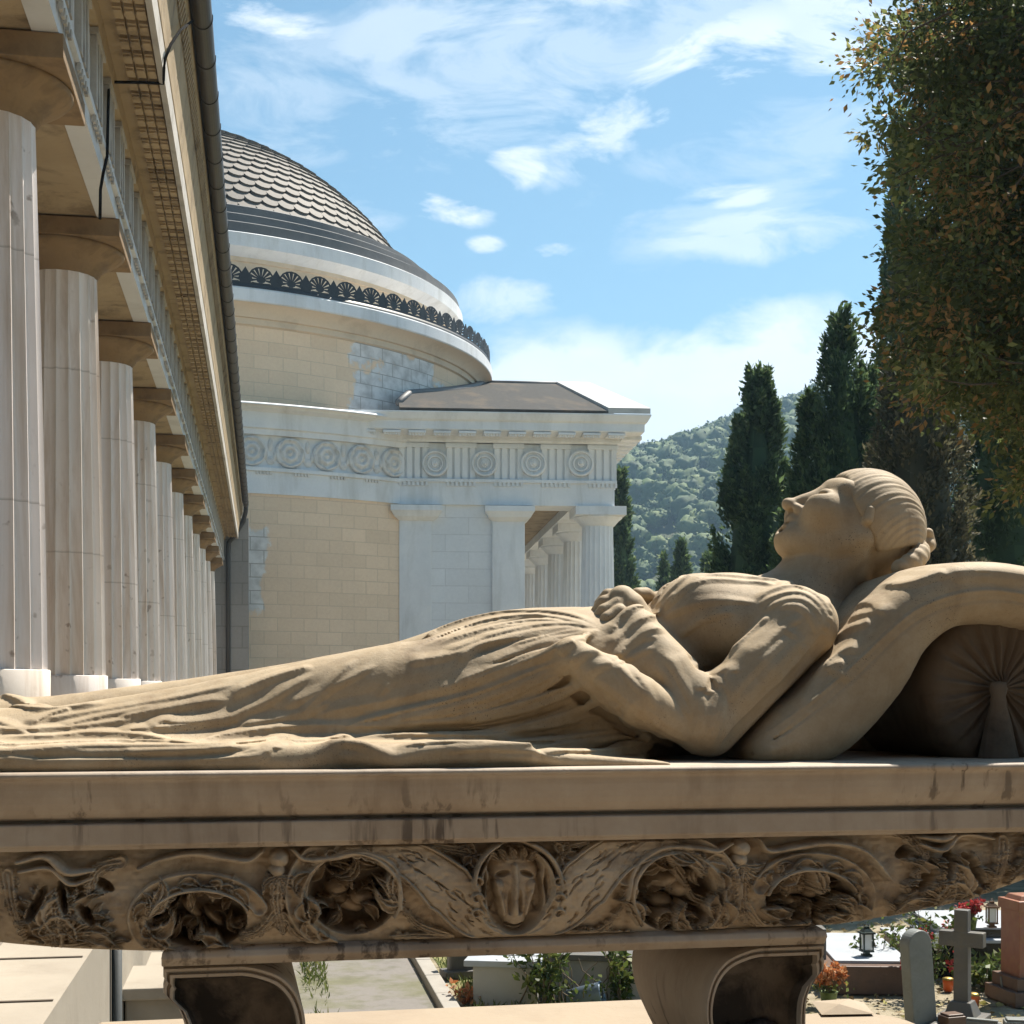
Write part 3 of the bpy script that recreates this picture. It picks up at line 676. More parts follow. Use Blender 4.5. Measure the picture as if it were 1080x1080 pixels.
def march(paths, fn, lift=None):
    "drop photo-pixel polylines on the modelled surface along the sight lines"
    out = []
    for p in paths:
        p = np.asarray(p, float); q = smooth_path(p, 5) if len(p) > 2 else np.stack([p[0] + (p[1] - p[0]) * t for t in np.linspace(0, 1, 6)])
        D = np.array([rayl(x, y) for x, y in q]); D /= np.linalg.norm(D, axis=1)[:, None]
        t = np.full(len(q), 1.55); best = np.full(len(q), 9.0); bt = t.copy()
        for _ in range(90):
            X = (CAML + D * t[:, None]).astype(np.float32); d = fn(X); m = d < best; best[m] = d[m]; bt[m] = t[m]
            t = np.where(d > .0006, t + np.clip(d * .75, .0006, .06), t); t = np.minimum(t, 3.2)
        X = CAML + D * bt[:, None]; k = best < .006; X = X[k] if k.sum() > 1 else X[:2] * 0 - 5
        for _ in range(4):
            if len(X) > 4: X[1:-1] = X[1:-1] * .5 + (X[:-2] + X[2:]) * .25
        if lift is not None:                         # lift the path off the surface along its normal: a crest with hollow flanks
            a, b = lift[len(out)]; e = 1e-3; G = np.stack([fn((X + e * np.eye(3)[q]).astype(np.float32)) - fn((X - e * np.eye(3)[q]).astype(np.float32)) for q in range(3)], 1); G /= np.linalg.norm(G, axis=1)[:, None] + 1e-9
            sp = np.linspace(0, 1, len(X)); env = np.minimum(1, np.minimum(sp, 1 - sp) * 6 + .25); X = X + G * ((a + (b - a) * sp) * env)[:, None]
        out.append(X)
    return out
RID = [  # (photo path, radius start mm, radius end mm)
 # folds gathered at the waist and running down over the far hip
 ([(418,683),(469,662),(513,649),(558,645),(600,649),(628,660)],4,3), ([(436,684),(498,660),(558,650),(596,655),(628,663)],5,3), ([(462,680),(513,665),(563,655),(604,659)],5,3),
 ([(498,678),(546,665),(587,659),(622,662)],5,3), ([(520,679),(560,668),(612,663)],4,3), ([(484,698),(507,681),(569,672),(617,665)],6,3), ([(495,717),(546,698),(587,681),(626,666)],6,4),
 ([(540,690),(575,678),(622,668)],4,3),
 # big rolls on the near side
 ([(360,770),(439,754),(498,739),(558,716),(598,698)],10,7), ([(400,768),(498,757),(546,739),(603,708)],9,7), ([(470,768),(560,746),(614,722)],9,7), ([(380,771),(460,770),(530,765),(580,753),(624,735)],6,6),
 ([(380,778),(470,779),(558,780),(606,768),(645,757)],6,6), ([(520,786),(600,784),(660,772)],8,8), ([(560,799),(640,794),(690,786)],9,8), ([(590,770),(640,764),(675,768)],7,7), ([(630,742),(650,752),(690,775)],5,6),
 # hem by the edge of the slab
 ([(0,778),(55,779),(92,775),(148,777),(185,783),(215,787)],4,4), ([(185,784),(259,774),(326,768),(400,771),(470,772)],4,4),
 ([(-120,792),(0,797),(74,790),(141,789),(222,789),(267,783),(307,775)],5,4), ([(-120,803),(0,806),(111,805),(259,804),(279,797),(307,776)],5,4),
 ([(152,776),(172,763),(187,766),(232,762),(262,754)],6,4), ([(316,762),(344,731),(376,695)],5,3), ([(-60,752),(0,764),(30,777)],5,4), ([(30,768),(55,755),(76,749)],6,5), ([(-70,736),(0,746),(55,750),(112,742)],6,4),
 ([(-30,726),(5,735),(28,743),(50,750)],7,5), ([(-140,770),(-60,776),(10,786)],7,6), ([(120,797),(190,795),(262,790)],5,5), ([(300,784),(330,783),(372,777)],5,5), ([(470,800),(520,797),(590,801)],6,6), ([(245,735),(292,715),(330,704)],6,4),
 # neckline and gathers at the breast
 ([(727,619),(745,613),(787,614),(818,617)],3,3), ([(745,607),(787,609),(826,614)],3,3), ([(690,637),(700,620),(722,605)],3,3), ([(695,642),(710,621),(731,606)],3,3), ([(702,644),(722,622),(742,608)],3,3), ([(685,632),(694,617),(712,604)],3,3), ([(686,655),(700,640),(716,625)],3,3),
 # gathers of the sleeve head
 ([(798,634),(818,622),(843,619),(864,632),(876,650)],3,2.5), ([(800,640),(822,628),(846,626),(864,640),(873,657)],3,2.5), ([(806,644),(828,634),(848,634),(862,648),(869,664)],2.5,2.5), ([(820,618),(845,615),(866,627),(879,646)],3,2.5), ([(822,641),(842,640),(856,654),(862,668)],2.5,2.5),
 ([(860,640),(869,637),(877,640)],2,2), ([(862,646),(871,644),(879,648)],2,2), ([(862,653),(871,652),(879,656)],2,2), ([(860,660),(868,661),(875,664)],2,2),
 # cuffs
 ([(645,670),(655,653),(671,642),(684,643)],5,5), ([(645,684),(660,668),(677,655),(692,652)],4.5,4.5), ([(645,698),(662,683),(681,669),(699,664)],4.5,4.5), ([(646,706),(668,692),(690,684)],2.5,2.5),
 ([(591,691),(598,682),(608,678)],5,4), ([(602,709),(610,695),(622,688),(634,690)],3.4,3), ([(616,726),(624,711),(636,703),(648,700)],3.4,3), ([(657,764),(663,748),(668,740)],3,2), ([(601,706),(640,744),(690,781),(735,793)],4,4),
 # elbow creases and long pulls of the sleeve
 ([(746,712),(744,724),(746,733)],5,4), ([(750,712),(759,722),(762,738),(759,762),(748,790)],4.5,4), ([(748,707),(757,714),(768,706),(770,722),(767,736)],5,3), ([(741,731),(741,760),(735,785)],3,3), ([(782,745),(815,712),(850,672)],4,3), ([(700,690),(722,728),(737,765)],3,2), ([(770,690),(792,668),(812,650)],4,3), ([(680,752),(700,770),(724,782)],3,3),
]
RID += [
 ([(445,682),(505,667),(566,659),(612,661)],3,3), ([(510,672),(556,661),(600,659),(624,663)],3,3), ([(470,690),(520,672),(570,662)],4,3), ([(540,683),(584,670),(620,666)],4,3), ([(505,707),(552,690),(600,674),(626,667)],5,4), ([(470,727),(530,706),(580,688),(622,672)],6,4),
 ([(330,757),(400,745),(470,728),(520,712)],5,4), ([(420,766),(500,750),(560,728),(600,704)],7,5), ([(440,772),(520,761),(575,742),(610,716)],6,5), ([(500,773),(565,758),(618,731)],6,5), ([(540,772),(600,756),(634,741)],5,5), ([(575,777),(630,769),(662,764)],5,5), ([(600,792),(660,782),(700,778)],6,5), ([(612,748),(645,764),(690,785)],4,4),
 ([(-100,788),(0,788),(60,784),(140,782),(200,784)],4,3), ([(60,800),(150,797),(230,797),(285,790)],4,3), ([(400,777),(460,776),(520,774),(580,766),(630,752)],4,4), ([(420,790),(470,788),(540,790),(620,785)],5,5), ([(330,770),(380,764),(440,756)],4,3), ([(120,760),(180,748),(240,738)],4,3), ([(60,770),(110,757),(170,746)],4,3), ([(250,768),(290,762),(330,752),(350,742)],4,3), ([(384,760),(400,742),(412,720)],4,2),
 ([(626,676),(560,700),(480,728),(400,748),(330,764)],5,3), ([(300,748),(352,726),(398,702)],4,2), ([(215,766),(262,752),(300,732),(330,712)],4,2), ([(120,774),(190,768),(250,760)],5,3), ([(-60,770),(20,772),(90,768),(150,758)],5,3), ([(30,762),(100,752),(180,738),(250,722)],3,2),
 ([(430,700),(470,694),(505,684)],4,3), ([(560,690),(590,684),(624,674)],4,3), ([(648,700),(668,722),(692,744)],3,2), ([(655,675),(668,668),(686,664)],3,2), ([(650,684),(672,676),(694,672)],2.5,2),
 ([(700,652),(728,640),(760,634),(800,636)],3,2), ([(716,672),(742,655),(775,646)],3,2), ([(820,662),(838,672),(846,690)],3,2), ([(800,690),(826,664),(846,652)],3,2), ([(768,740),(800,705),(832,672)],3,2), ([(694,706),(714,736),(730,760)],3,2), ([(660,690),(672,716),(694,752)],3,2), ([(625,716),(650,735),(684,765)],3,2),
]
CUT = [ ([(410,774),(498,766),(560,754),(608,738)],6,7), ([(440,761),(520,748),(570,728),(606,708)],4,5), ([(470,784),(560,777),(620,764),(660,752)],4,6), ([(500,792),(600,790),(680,780)],4,6), ([(600,728),(632,748),(680,784)],7,7), ([(640,757),(690,789),(720,797)],5,5),
 ([(0,790),(74,785),(148,782)],3,3), ([(0,801),(111,798),(222,796),(270,790)],3,3), ([(372,790),(400,786),(450,783),(552,781)],3,3), ([(470,671),(520,656),(580,651)],2,2), ([(500,689),(540,676),(600,667)],3,2), ([(520,704),(565,685),(615,669)],3,2), ([(728,690),(738,705),(746,708)],4,3),
 ([(760,790),(800,750),(850,700),(872,672)],5,6) ]
RID3 = list(zip(march([r[0] for r in RID], gown_base), RID)); CUT3 = list(zip(march([q[0] for q in CUT], gown_base), CUT))
ROLL = [([(372,769),(439,755),(498,740),(558,717),(604,696)],.012,.008), ([(420,768),(500,757),(548,740),(606,709)],.010,.008), ([(480,769),(560,748),(618,722)],.011,.008), ([(540,772),(590,758),(632,738)],.010,.007), ([(470,730),(530,709),(585,688),(626,667)],.007,.005), ([(590,788),(650,782),(705,782)],.010,.008)]
ROLL3 = list(zip(march([q[0] for q in ROLL], gown_base), ROLL))
HEM = [([(218,811),(250,808),(285,805),(312,806),(332,797),(352,785),(368,783)],.030,.005), ([(366,783),(384,786),(402,794),(416,799),(432,796),(456,791),(513,786),(560,784)],.022,.005), ([(100,803),(180,802),(262,802),(284,797),(306,784)],.05,.006), ([(-120,800),(-20,803),(60,806),(140,804)],.03,.006)]
HEM3 = [(np.array([P(x, y, v) for x, y in smooth_path(q, 4)]), r) for q, v, r in HEM]
UPV = np.array((0, .6, .8), np.float32)
def crest(acc, Q, X, A, W, soft=1.35, skew=True):
    "height of a fold: a sharp crest, long on its upper side and steep below"
    X = np.asarray(X, np.float32); m = float(np.max(W)) * 1.5 + .004
    sel = np.where(((Q > X.min(0) - m) & (Q < X.max(0) + m)).all(1))[0]
    if len(sel) == 0: return
    q = Q[sel]; best = np.full(len(q), 9.0, np.float32); tt = np.zeros(len(q), np.float32); sd = np.zeros(len(q), np.float32); n = len(X) - 1
    for k in range(n):
        a = X[k]; ab = X[k + 1] - a; t = np.clip(((q - a) @ ab) / (float(ab @ ab) + 1e-12), 0, 1); e = q - a - t[:, None] * ab; d = np.sqrt((e * e).sum(1)); u = d < best
        best[u] = d[u]; tt[u] = ((k + t) / n)[u]; sd[u] = (e @ UPV)[u]
    A_ = A[0] + (A[1] - A[0]) * tt; W_ = W[0] + (W[1] - W[0]) * tt; env = np.clip(np.minimum(tt, 1 - tt) * 7 + .12, 0, 1)
    if skew: W_ = W_ * np.where(sd > 0, 1.45, .62)
    acc[sel] = np.maximum(acc[sel], A_ * env * np.clip(1 - best / W_, 0, 1) ** soft)
def gown_fn(Q):
    d = gown_base(Q)
    for X, (p, a, b) in ROLL3: d = blend(d, Q, X, np.linspace(a, b, len(X)) * np.clip(np.minimum(np.arange(len(X)), np.arange(len(X))[::-1]) / 5 + .1, 0, 1), .010, 1)
    for X, r in HEM3: d = blend(d, Q, X * np.array((1, 1, .45)), np.full(len(X), r * .9), .012, 1)
    for X, r in HEM3: d = blend(d, Q, X, r * np.clip(np.minimum(np.arange(len(X)), np.arange(len(X))[::-1]) / 4 + .12, 0, 1), .016, 1)
    if len(Q) > 6:
        H_ = np.zeros(len(Q), np.float32); V_ = np.zeros(len(Q), np.float32)
        for X, (p, a, b) in RID3: crest(H_, Q, X, (a * .0017, b * .0017), (min(a * .0029 + .003, .0150), min(b * .0029 + .003, .0140)))
        for X, (p, a, b) in CUT3: crest(V_, Q, X, (a * .0026, b * .0022), (min(a * .0021 + .002, .013), min(b * .0021 + .002, .013)), 1.2, False)
        d = d - H_ + V_
    lim = P(812, 612, VC); n = np.array((.80, 0, .60), np.float32)                     # neck opening
    op = ellip(Q, hd(852, 612), (52 * S, 55 * S, 52 * S), RH)
    d = smax(d, -op, .004)
    d = d + .0003 * (np.sin(Q[:, 0] * 90 + 3 * np.sin(Q[:, 1] * 40)) * np.sin(Q[:, 1] * 80 + Q[:, 2] * 60))
    return smax(d, -(Q[:, 2] + .0005), .001)
HS = .0022 if not DEV else .0034
effigy = put(empty('woman_statue')); tag(effigy, 'tan stone statue of a sleeping woman in a draped gown with folded hands', 'statue')
a, b = P(600, 690, .1), P(1000, 480, HV)
V, Fc = isosurface(body_fn, (P(604, 700, VC)[0] - .09, .05, .01), (hd(990, 560)[0] + .02, .66, hd(910, 490)[2] + .01), HS * .8)
mesh_obj('body', V, Fc, M_statue, effigy, True)
V, Fc = isosurface(hair_fn, (hd(860, 560)[0], HV - .11, hd(900, 635)[2]), (hd(1000, 560)[0], HV + .11, hd(910, 488)[2]), HS * .65)
mesh_obj('hair', V, Fc, M_statue, effigy, True)
V, Fc = isosurface(gown_fn, (P(-230, 780, .1)[0], -.02, -.004), (P(900, 650, .1)[0] + .02, .78, P(740, 585, VC)[2] + .01), HS)
mesh_obj('gown', V, Fc, M_statue, effigy, True)

# ------------------------------------------------------------------ cushion folded over a bolster
CL = [(802, 790, 14), (832, 776, 27), (866, 757, 33), (912, 708, 32), (943, 664, 28), (984, 633, 27), (1028, 626, 27), (1075, 632, 27), (1120, 648, 27), (1155, 690, 28), (1180, 745, 32), (1195, 790, 14)]
VN, VFAR = .10, .62
cl2 = smooth_path([L2(x, y, VN + .06) for x, y, r in CL], 4); clr = smooth_path([(r * S * .98, 0) for x, y, r in CL], 4)[:, 0]
def cush_base(Q):
    P2 = np.stack([Q[:, 0], np.zeros(len(Q), np.float32), Q[:, 2]], 1); pts = np.stack([cl2[:, 0], 0 * cl2[:, 0], cl2[:, 1]], 1)
    d = chain(P2, pts, clr); m = (VN + VFAR) / 2; e = np.abs(Q[:, 1] - m) - (VFAR - VN) / 2
    d = smin(d, chain(Q, [P(905, 778, .46), P(940, 770, .46), P(940, 770, .6)], [.035, .035, .035]), .02)  # filler added at the far end to keep sun out of the gap
    puff = .010 * (1 - np.clip(np.abs(Q[:, 1] - m) / ((VFAR - VN) / 2), 0, 1) ** 2)
    d = smax(d - puff, e, .045)
    dent = ellip(Q, hd(942, 585), (.10, .095, .06), RH)
    return smax(d, -dent, .035)
CR = [([(842,751),(862,716),(879,704),(893,700)],4,3), ([(862,716),(885,690),(905,684)],4,3), ([(880,676),(896,664),(910,660),(918,656)],4,3), ([(895,655),(912,648),(935,646)],4,2), ([(903,640),(920,636),(936,650)],4,2), ([(930,616),(960,618),(990,606),(998,612)],4,3), ([(1000,608),(1040,606),(1090,612)],5,4), ([(870,700),(885,712),(896,716)],3,2)]
SEAM = [(784, 790), (830, 760), (890, 712), (928, 676), (962, 646), (1000, 629), (1050, 622), (1110, 634)]; SEAM2 = [(792, 797), (850, 757), (905, 712), (945, 672), (978, 648), (1015, 636), (1060, 632), (1105, 642)]
CR3 = list(zip(march([c[0] for c in CR], cush_base), CR)); SM3 = march([SEAM, SEAM2], cush_base)
def cush_fn(Q):
    d = cush_base(Q)
    for X, (p, a, b) in CR3: hc = np.zeros(len(Q), np.float32); crest(hc, Q, X, (a * .0016, b * .0016), (a * .004 + .004, b * .004 + .004)); d = d - hc
    d = blend(d, Q, SM3[0], [.0022] * len(SM3[0]), .003, 1); d = blend(d, Q, SM3[1], [.0016] * len(SM3[1]), .003, -1)
    return smax(d, -(Q[:, 2] + .0005), .002)
V, Fc = isosurface(cush_fn, (P(770, 790, .1)[0], VN - .03, -.004), (P(1230, 790, .1)[0], VFAR + .03, P(1000, 560, .1)[2]), HS)
cu = put(mesh_obj('cushion', V, Fc, M_statue, None, True)); tag(cu, 'stone cushion bent over the bolster under the head of the statue', 'cushion')
bol = put(empty('bolster')); tag(bol, 'round stone bolster with pleated end and hanging tassel under the bent cushion', 'bolster')
M_dark = stone('bolster_shade_stone', (.17, .125, .085), (.11, .08, .055), 7, (.05, .035, .025), .7, None, .25, .002, .8, fine=160)  # darker than the statue stone: the bolster's shade is put into the colour
bc = L2(1053, 726, .16); br = 81 * S * .93
m = MB(); n = 144; vs = []; rings = [(0.0, .005), (.12, .004), (.2, .008), (.5, .003), (.8, .003), (.93, .006), (1.0, .022), (1.02, .05), (1.02, .44)]
for (k, dv) in rings:
    for i in range(n):
        a = 2 * math.pi * i / n; pl = (.0035 * math.sin(i * 2 * math.pi * 22 / n + .6 * math.sin(5 * a)) + .002 * math.sin(41 * a)) * (4 * k * (1 - k) if k < 1 else 0)
        vs.append((bc[0] + br * k * math.cos(a), .145 + dv + pl, bc[1] + br * k * math.sin(a)))
m.add(vs, [(j * n + i, j * n + (i + 1) % n, (j + 1) * n + (i + 1) % n, (j + 1) * n + i) for j in range(len(rings) - 1) for i in range(n)], True)
m.build('bolster_roll', M_dark, bol)
m = MB(); t0 = L(1053, 727, .135); n = 40
pr = [(0, .012), (.012, .010), (.014, .0), (.011, -.012), (.013, -.016), (.012, -.022), (.02, -.05), (.027, -.085), (.031, -.103)]
vs = [((r * (1 + .05 * math.sin(i * 2 * math.pi * 11 / n) * (z < -.02))) * math.cos(2 * math.pi * i / n) + t0[0], (r * .55) * math.sin(2 * math.pi * i / n) + t0[1], max(z + t0[2], .0)) for r, z in pr for i in range(n)]
m.add(vs, [(j * n + i, j * n + (i + 1) % n, (j + 1) * n + (i + 1) % n, (j + 1) * n + i) for j in range(len(pr) - 1) for i in range(n)], True); m.build('tassel', M_dark, bol)
# ================================================================== materials of the buildings
M_marble = stone('white_marble', (.82, .82, .82), (.66, .675, .70), .8, (.42, .41, .38), .5, None, .12, .01, .6, streak=True, fine=14)
def portico_mat():
    m = N('portico_marble'); oi = m.n.new('ShaderNodeObjectInfo'); m0 = m.co.outputs['Object']
    sh = m.n.new('ShaderNodeVectorMath'); sh.operation = 'ADD'; m.lk(m0, sh.inputs[0]); rv = m.n.new('ShaderNodeCombineXYZ'); r7 = m.math('MULTIPLY', oi.outputs['Random'], 37.0); m.lk(r7, rv.inputs[0]); m.lk(r7, rv.inputs[1]); m.lk(rv.outputs[0], sh.inputs[1]); v = sh.outputs[0]
    def mapv(sc):
        k = m.n.new('ShaderNodeMapping'); m.lk(v, k.inputs[0]); k.inputs['Scale'].default_value = sc; return k.outputs[0]
    n1 = m.noise(1.6, 6, .6, mapv((1, 1, .35))); n2 = m.noise(30, 4, .6, v); n3 = m.noise(3.2, 6, .7, mapv((1, 1, .10)), .5)
    a = m.mix(m.ramp(n1, [(.35, 0), (.65, 1)]), (.74, .665, .59), (.62, .545, .47))
    b = m.mix(m.ramp(n1, [(.35, 0), (.65, 1)]), (.78, .715, .69), (.67, .61, .585))
    col = m.mix(oi.outputs['Random'], a, b)
    col = m.mix(m.ramp(n3, [(.48, 0), (.66, .75)]), col, m.mix(oi.outputs['Random'], (.40, .27, .17), (.52, .42, .34)))
    n5 = m.noise(9, 3, .5, v); n6 = m.noise(1.1, 2, .5, v)
    col = m.mix(m.math('MULTIPLY', m.ramp(n5, [(.66, 0), (.72, .6)]), m.ramp(n6, [(.4, 0), (.6, 1)])), col, (.16, .10, .06))
    z = m.sep(v)[2]; dr = m.math('FRACT', m.math('MULTIPLY', m.math('ADD', z, .4), .62))    # joints between the drums
    col = m.mix(m.ramp(dr, [(0, .55), (.012, 0)]), col, (.22, .17, .13))
    return m.fin(col, .6, m.bump(n2, .12, .006), .3)
M_port = portico_mat()
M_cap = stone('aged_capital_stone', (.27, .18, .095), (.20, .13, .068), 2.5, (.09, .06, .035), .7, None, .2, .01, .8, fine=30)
M_soff = stone('ochre_cornice_stone', (.40, .305, .19), (.30, .22, .13), 1.3, (.10, .07, .042), .85, None, .2, .02, .85, fine=18, streak=False)
M_grey = stone('grey_fascia_stone', (.50, .47, .43), (.40, .37, .33), 1.3, (.17, .15, .13), .6, None, .2, .02, .8, fine=18)
M_soft = stone('pale_soffit_stone', (.60, .60, .60), (.52, .52, .52), 1.0, (.34, .32, .30), .4, None, .1, .01, .7, fine=14)
M_zinc = plain('dark_zinc', (.045, .040, .036), .5, .3, 5, .0)
M_iron = plain('black_iron', (.02, .02, .022), .5, .3, 9)
M_floor = stone('pavement_stone', (.34, .30, .245), (.27, .235, .19), .9, (.16, .13, .10), .5, None, .15, .01, .8, fine=24)
def brickmat(name, base, alt, mortar, bw=.95, bh=.46, ms=.018, patch=None, pamt=(.55, .62), pscale=.16, off=.5):
    m = N(name); b = m.n.new('ShaderNodeTexBrick'); m.lk(m.co.outputs['UV'], b.inputs['Vector'])
    b.inputs['Color1'].default_value = (*base, 1); b.inputs['Color2'].default_value = (*alt, 1); b.inputs['Mortar'].default_value = (*mortar, 1)
    b.inputs['Scale'].default_value = 1; b.inputs['Mortar Size'].default_value = ms; b.inputs['Mortar Smooth'].default_value = .3; b.inputs['Brick Width'].default_value = bw; b.inputs['Row Height'].default_value = bh; b.offset = off; b.inputs['Bias'].default_value = 0
    n1 = m.noise(.5, 6, .6, m.co.outputs['UV']); n2 = m.noise(9, 4, .6, m.co.outputs['UV']); n3 = m.noise(pscale, 5, .6, m.co.outputs['UV'], .3)
    col = m.mix(m.ramp(n1, [(.35, 0), (.7, .45)]), b.outputs['Color'], tuple(x * .72 for x in base)); col = m.mix(.22, col, m.mix(n2, tuple(x * .5 for x in base), tuple(min(1, x * 1.5) for x in base)))
    if patch: col = m.mix(m.ramp(n3, [(pamt[0], 0), (pamt[1], .85)]), col, m.mix(b.outputs['Fac'], m.mix(n2, tuple(x * .8 for x in patch), patch), mortar))
    return m.fin(col, .75, m.bump(n2, .15, .02, m.bump(m.math('SUBTRACT', 1, b.outputs['Fac']), .5, .012)), .25)
M_tan = brickmat('tan_stone_blocks', (.88, .645, .465), (.77, .555, .395), (.66, .475, .34), patch=(.72, .70, .68), pamt=(.68, .74), pscale=.10)
_pm = None
M_drum = brickmat('drum_stone_blocks', (.95, .67, .455), (.84, .58, .39), (.70, .49, .335), bw=1.15, bh=.52, patch=(.80, .79, .78), pamt=(.64, .70), pscale=.085)
M_ash = brickmat('marble_ashlar', (.80, .815, .835), (.72, .735, .755), (.56, .565, .58), bw=1.7, bh=.62, ms=.012)
M_gwall = brickmat('grey_wall_blocks', (.28, .275, .27), (.24, .235, .23), (.17, .165, .16), bw=1.3, bh=.7, ms=.02)
def slate(name, c1, c2, moss):
    m = N(name); v = m.co.outputs['Object']; n1 = m.noise(.7, 6, .65, m.mapping('Object', (1, .25, .25))); n2 = m.noise(7, 4, .6, v)
    col = m.mix(n2, c1, c2); col = m.mix(m.ramp(n1, [(.50, 0), (.64, .6)]), col, moss)
    return m.fin(col, .92, m.bump(n2, .4, .03), .08)
M_slate = slate('roof_slate', (.045, .042, .040), (.095, .092, .086), (.13, .105, .08))
M_scale = stone('dome_scale_slate', (.165, .145, .125), (.125, .11, .095), .6, (.075, .068, .06), .5, None, .2, .02, .7, fine=9)
M_lead = stone('dome_lead_steps', (.10, .10, .105), (.16, .155, .15), .5, (.24, .22, .20), .4, None, .15, .01, .55, fine=12)

# ================================================================== long portico on the left
VPX = 277.0; ca_ = math.atan((CX - VPX) / F)
CD = Vector((-math.sin(ca_), math.cos(ca_), 0)); CP = Vector((math.cos(ca_), math.sin(ca_), 0)); ZU = Vector((0, 0, 1))
def QP(t, l, h): return CD * t - CP * l + ZU * h     # t along the row, l to the left of our line of walk, h above the eye
K = .8; TE = 48.3; T0 = 3.0; FLOOR = -.15; GZ = -3.0
RZ = math.atan2(CD.y, CD.x) - math.pi / 2
portico = empty('portico', QP(27, 3, FLOOR)); tag(portico, 'long stone colonnade with ochre cornice and dark gutter receding on the left', 'portico')
portico.matrix_world = Matrix.Identity(4)
def band(name, prof, mat, t0=T0, t1=TE, parent=None, smooth=False):
    "closed profile [(l,h)] swept along the portico"
    m = MB(); m.sweep([(-l, h) for l, h in prof], QP(t0, 0, 0), QP(t1, 0, 0), CP, ZU, closed=True, smooth=smooth); return m.build(name, mat, parent or portico)
HT = 4.09
S8 = lambda pts: [(l * K, h * K) for l, h in pts]
band('architrave', S8([(1.563, 5.118), (1.563, 5.30), (1.52, 5.31), (1.52, 5.385), (1.565, 5.39), (1.565, 6.10), (2.9, 6.10), (2.9, 5.20), (1.765, 5.20), (1.765, 5.118)]), M_soft)
band('beam_soffit', [(1.415, 4.105), (1.415, 4.155), (2.33, 4.155), (2.33, 4.105)], M_soff)
band('cornice', S8([(1.56, 6.103), (1.49, 6.12), (1.47, 6.25), (1.035, 6.25), (1.035, 6.18), (.985, 6.16), (.975, 6.40), (.955, 6.42), (.945, 6.55), (.90, 6.85), (.86, 7.10), (.83, 7.22), (.79, 7.36), (.79, 7.50), (2.9, 7.9), (2.9, 6.103)]), M_soff)
band('corona_fascia', S8([(1.034, 6.255), (1.034, 6.165), (.972, 6.145), (.962, 6.395), (.974, 6.397), (.984, 6.163)]), M_grey)
m = MB(); gp = []
for i in range(13):
    a = math.pi * (1.02 + i / 12 * .98); gp.append((-(.665 * K + .088 * math.cos(a) * 1.0), 7.52 * K + .105 * math.sin(a)))
gp += [(p[0] * 1.0, p[1]) for p in [(gp[-1][0], 7.52 * K + .03), (gp[0][0], 7.52 * K + .03)]]
m.sweep(gp, QP(T0, 0, 0), QP(TE, 0, 0), CP, ZU, closed=True)
t = 3.2
while t < TE - .3:                                   # straps round the gutter
    q = [(x + (x + .665 * K) * .08, z + (z - 7.52 * K) * .08) for x, z in gp]; m.sweep(q, QP(t, 0, 0), QP(t + .03, 0, 0), CP, ZU, closed=True); t += .85
m.build('gutter', M_zinc, portico)
m = MB(); t = T0 + .1; j = 0                         # rows of little stepped mutules under the cornice
while t < TE - .3:
    for k in range(3):
        l = (1.30 - .105 * k) * K; h = 6.25 * K
        m.sweep([(-l - .035, h + .002), (-l - .035, h - .045), (-l + .030, h - .045), (-l + .030, h + .002)], QP(t, 0, 0), QP(t + .20, 0, 0), CP, ZU, closed=True)
        m.sweep([(-l - .030, h), (-l - .030, h - .058 - rnd.uniform(0, .008)), (-l + .025, h - .058), (-l + .025, h)], QP(t + .03, 0, 0), QP(t + .09, 0, 0), CP, ZU, closed=True)
    t += .262; j += 1
m.build('mutule_row', M_soff, portico)
rope = MB(); m = MB(); O_ = QP(0, 0, 0)
for k in range(3):
    l = 1.563 * K; m.sweep([(-l - .01, 5.40 * K), (-l + .045, 5.40 * K), (-l + .045, 6.04 * K), (-l - .01, 6.04 * K)], QP(k * .17, 0, 0), QP(k * .17 + .10, 0, 0), CP, ZU, closed=True)
m.sweep([(-1.563 * K - .01, 6.045 * K), (-1.563 * K + .06, 6.045 * K), (-1.563 * K + .06, 6.10 * K), (-1.563 * K - .01, 6.10 * K)], QP(-.03, 0, 0), QP(.50, 0, 0), CP, ZU, closed=True)
for k in range(5): m.sweep([(-1.52 * K - .02, 5.305 * K), (-1.52 * K + .008, 5.305 * K), (-1.52 * K + .003, 5.24 * K), (-1.52 * K - .02, 5.24 * K)], QP(k * .1, 0, 0), QP(k * .1 + .05, 0, 0), CP, ZU, closed=True)
tg0 = m.build('triglyph', M_grey, portico); t = T0; tg0.location = QP(T0, 0, 0)
for k in range(1, 49):
    c = tg0.copy(); COL.objects.link(c); c.location = QP(T0 + k * .909, 0, 0)
t = T0
while t < TE:                                        # bead-and-twist under the gutter
    rope.sweep([(-.862 * K, 7.06 * K), (-.815 * K, 7.22 * K), (-.80 * K, 7.19 * K), (-.85 * K, 7.03 * K)], QP(t, 0, 0), QP(t + .07, 0, .02), CP, ZU, closed=True); t += .11
rope.build('twisted_bead', M_soff, portico)
band('roof', S8([(.62, 7.68), (6.8, 9.4), (6.8, 9.3), (.85, 7.6)]), M_slate)
band('back_wall', [(5.2, FLOOR), (5.2, 5.6), (5.6, 5.6), (5.6, FLOOR)], M_marble)
band('ceiling', [(2.34, 4.75), (5.19, 4.75), (5.19, 4.9), (2.34, 4.9)], M_soff)
band('stylobate', [(1.22, FLOOR), (1.22, -1.2), (5.7, -1.2), (5.7, FLOOR)], M_floor)
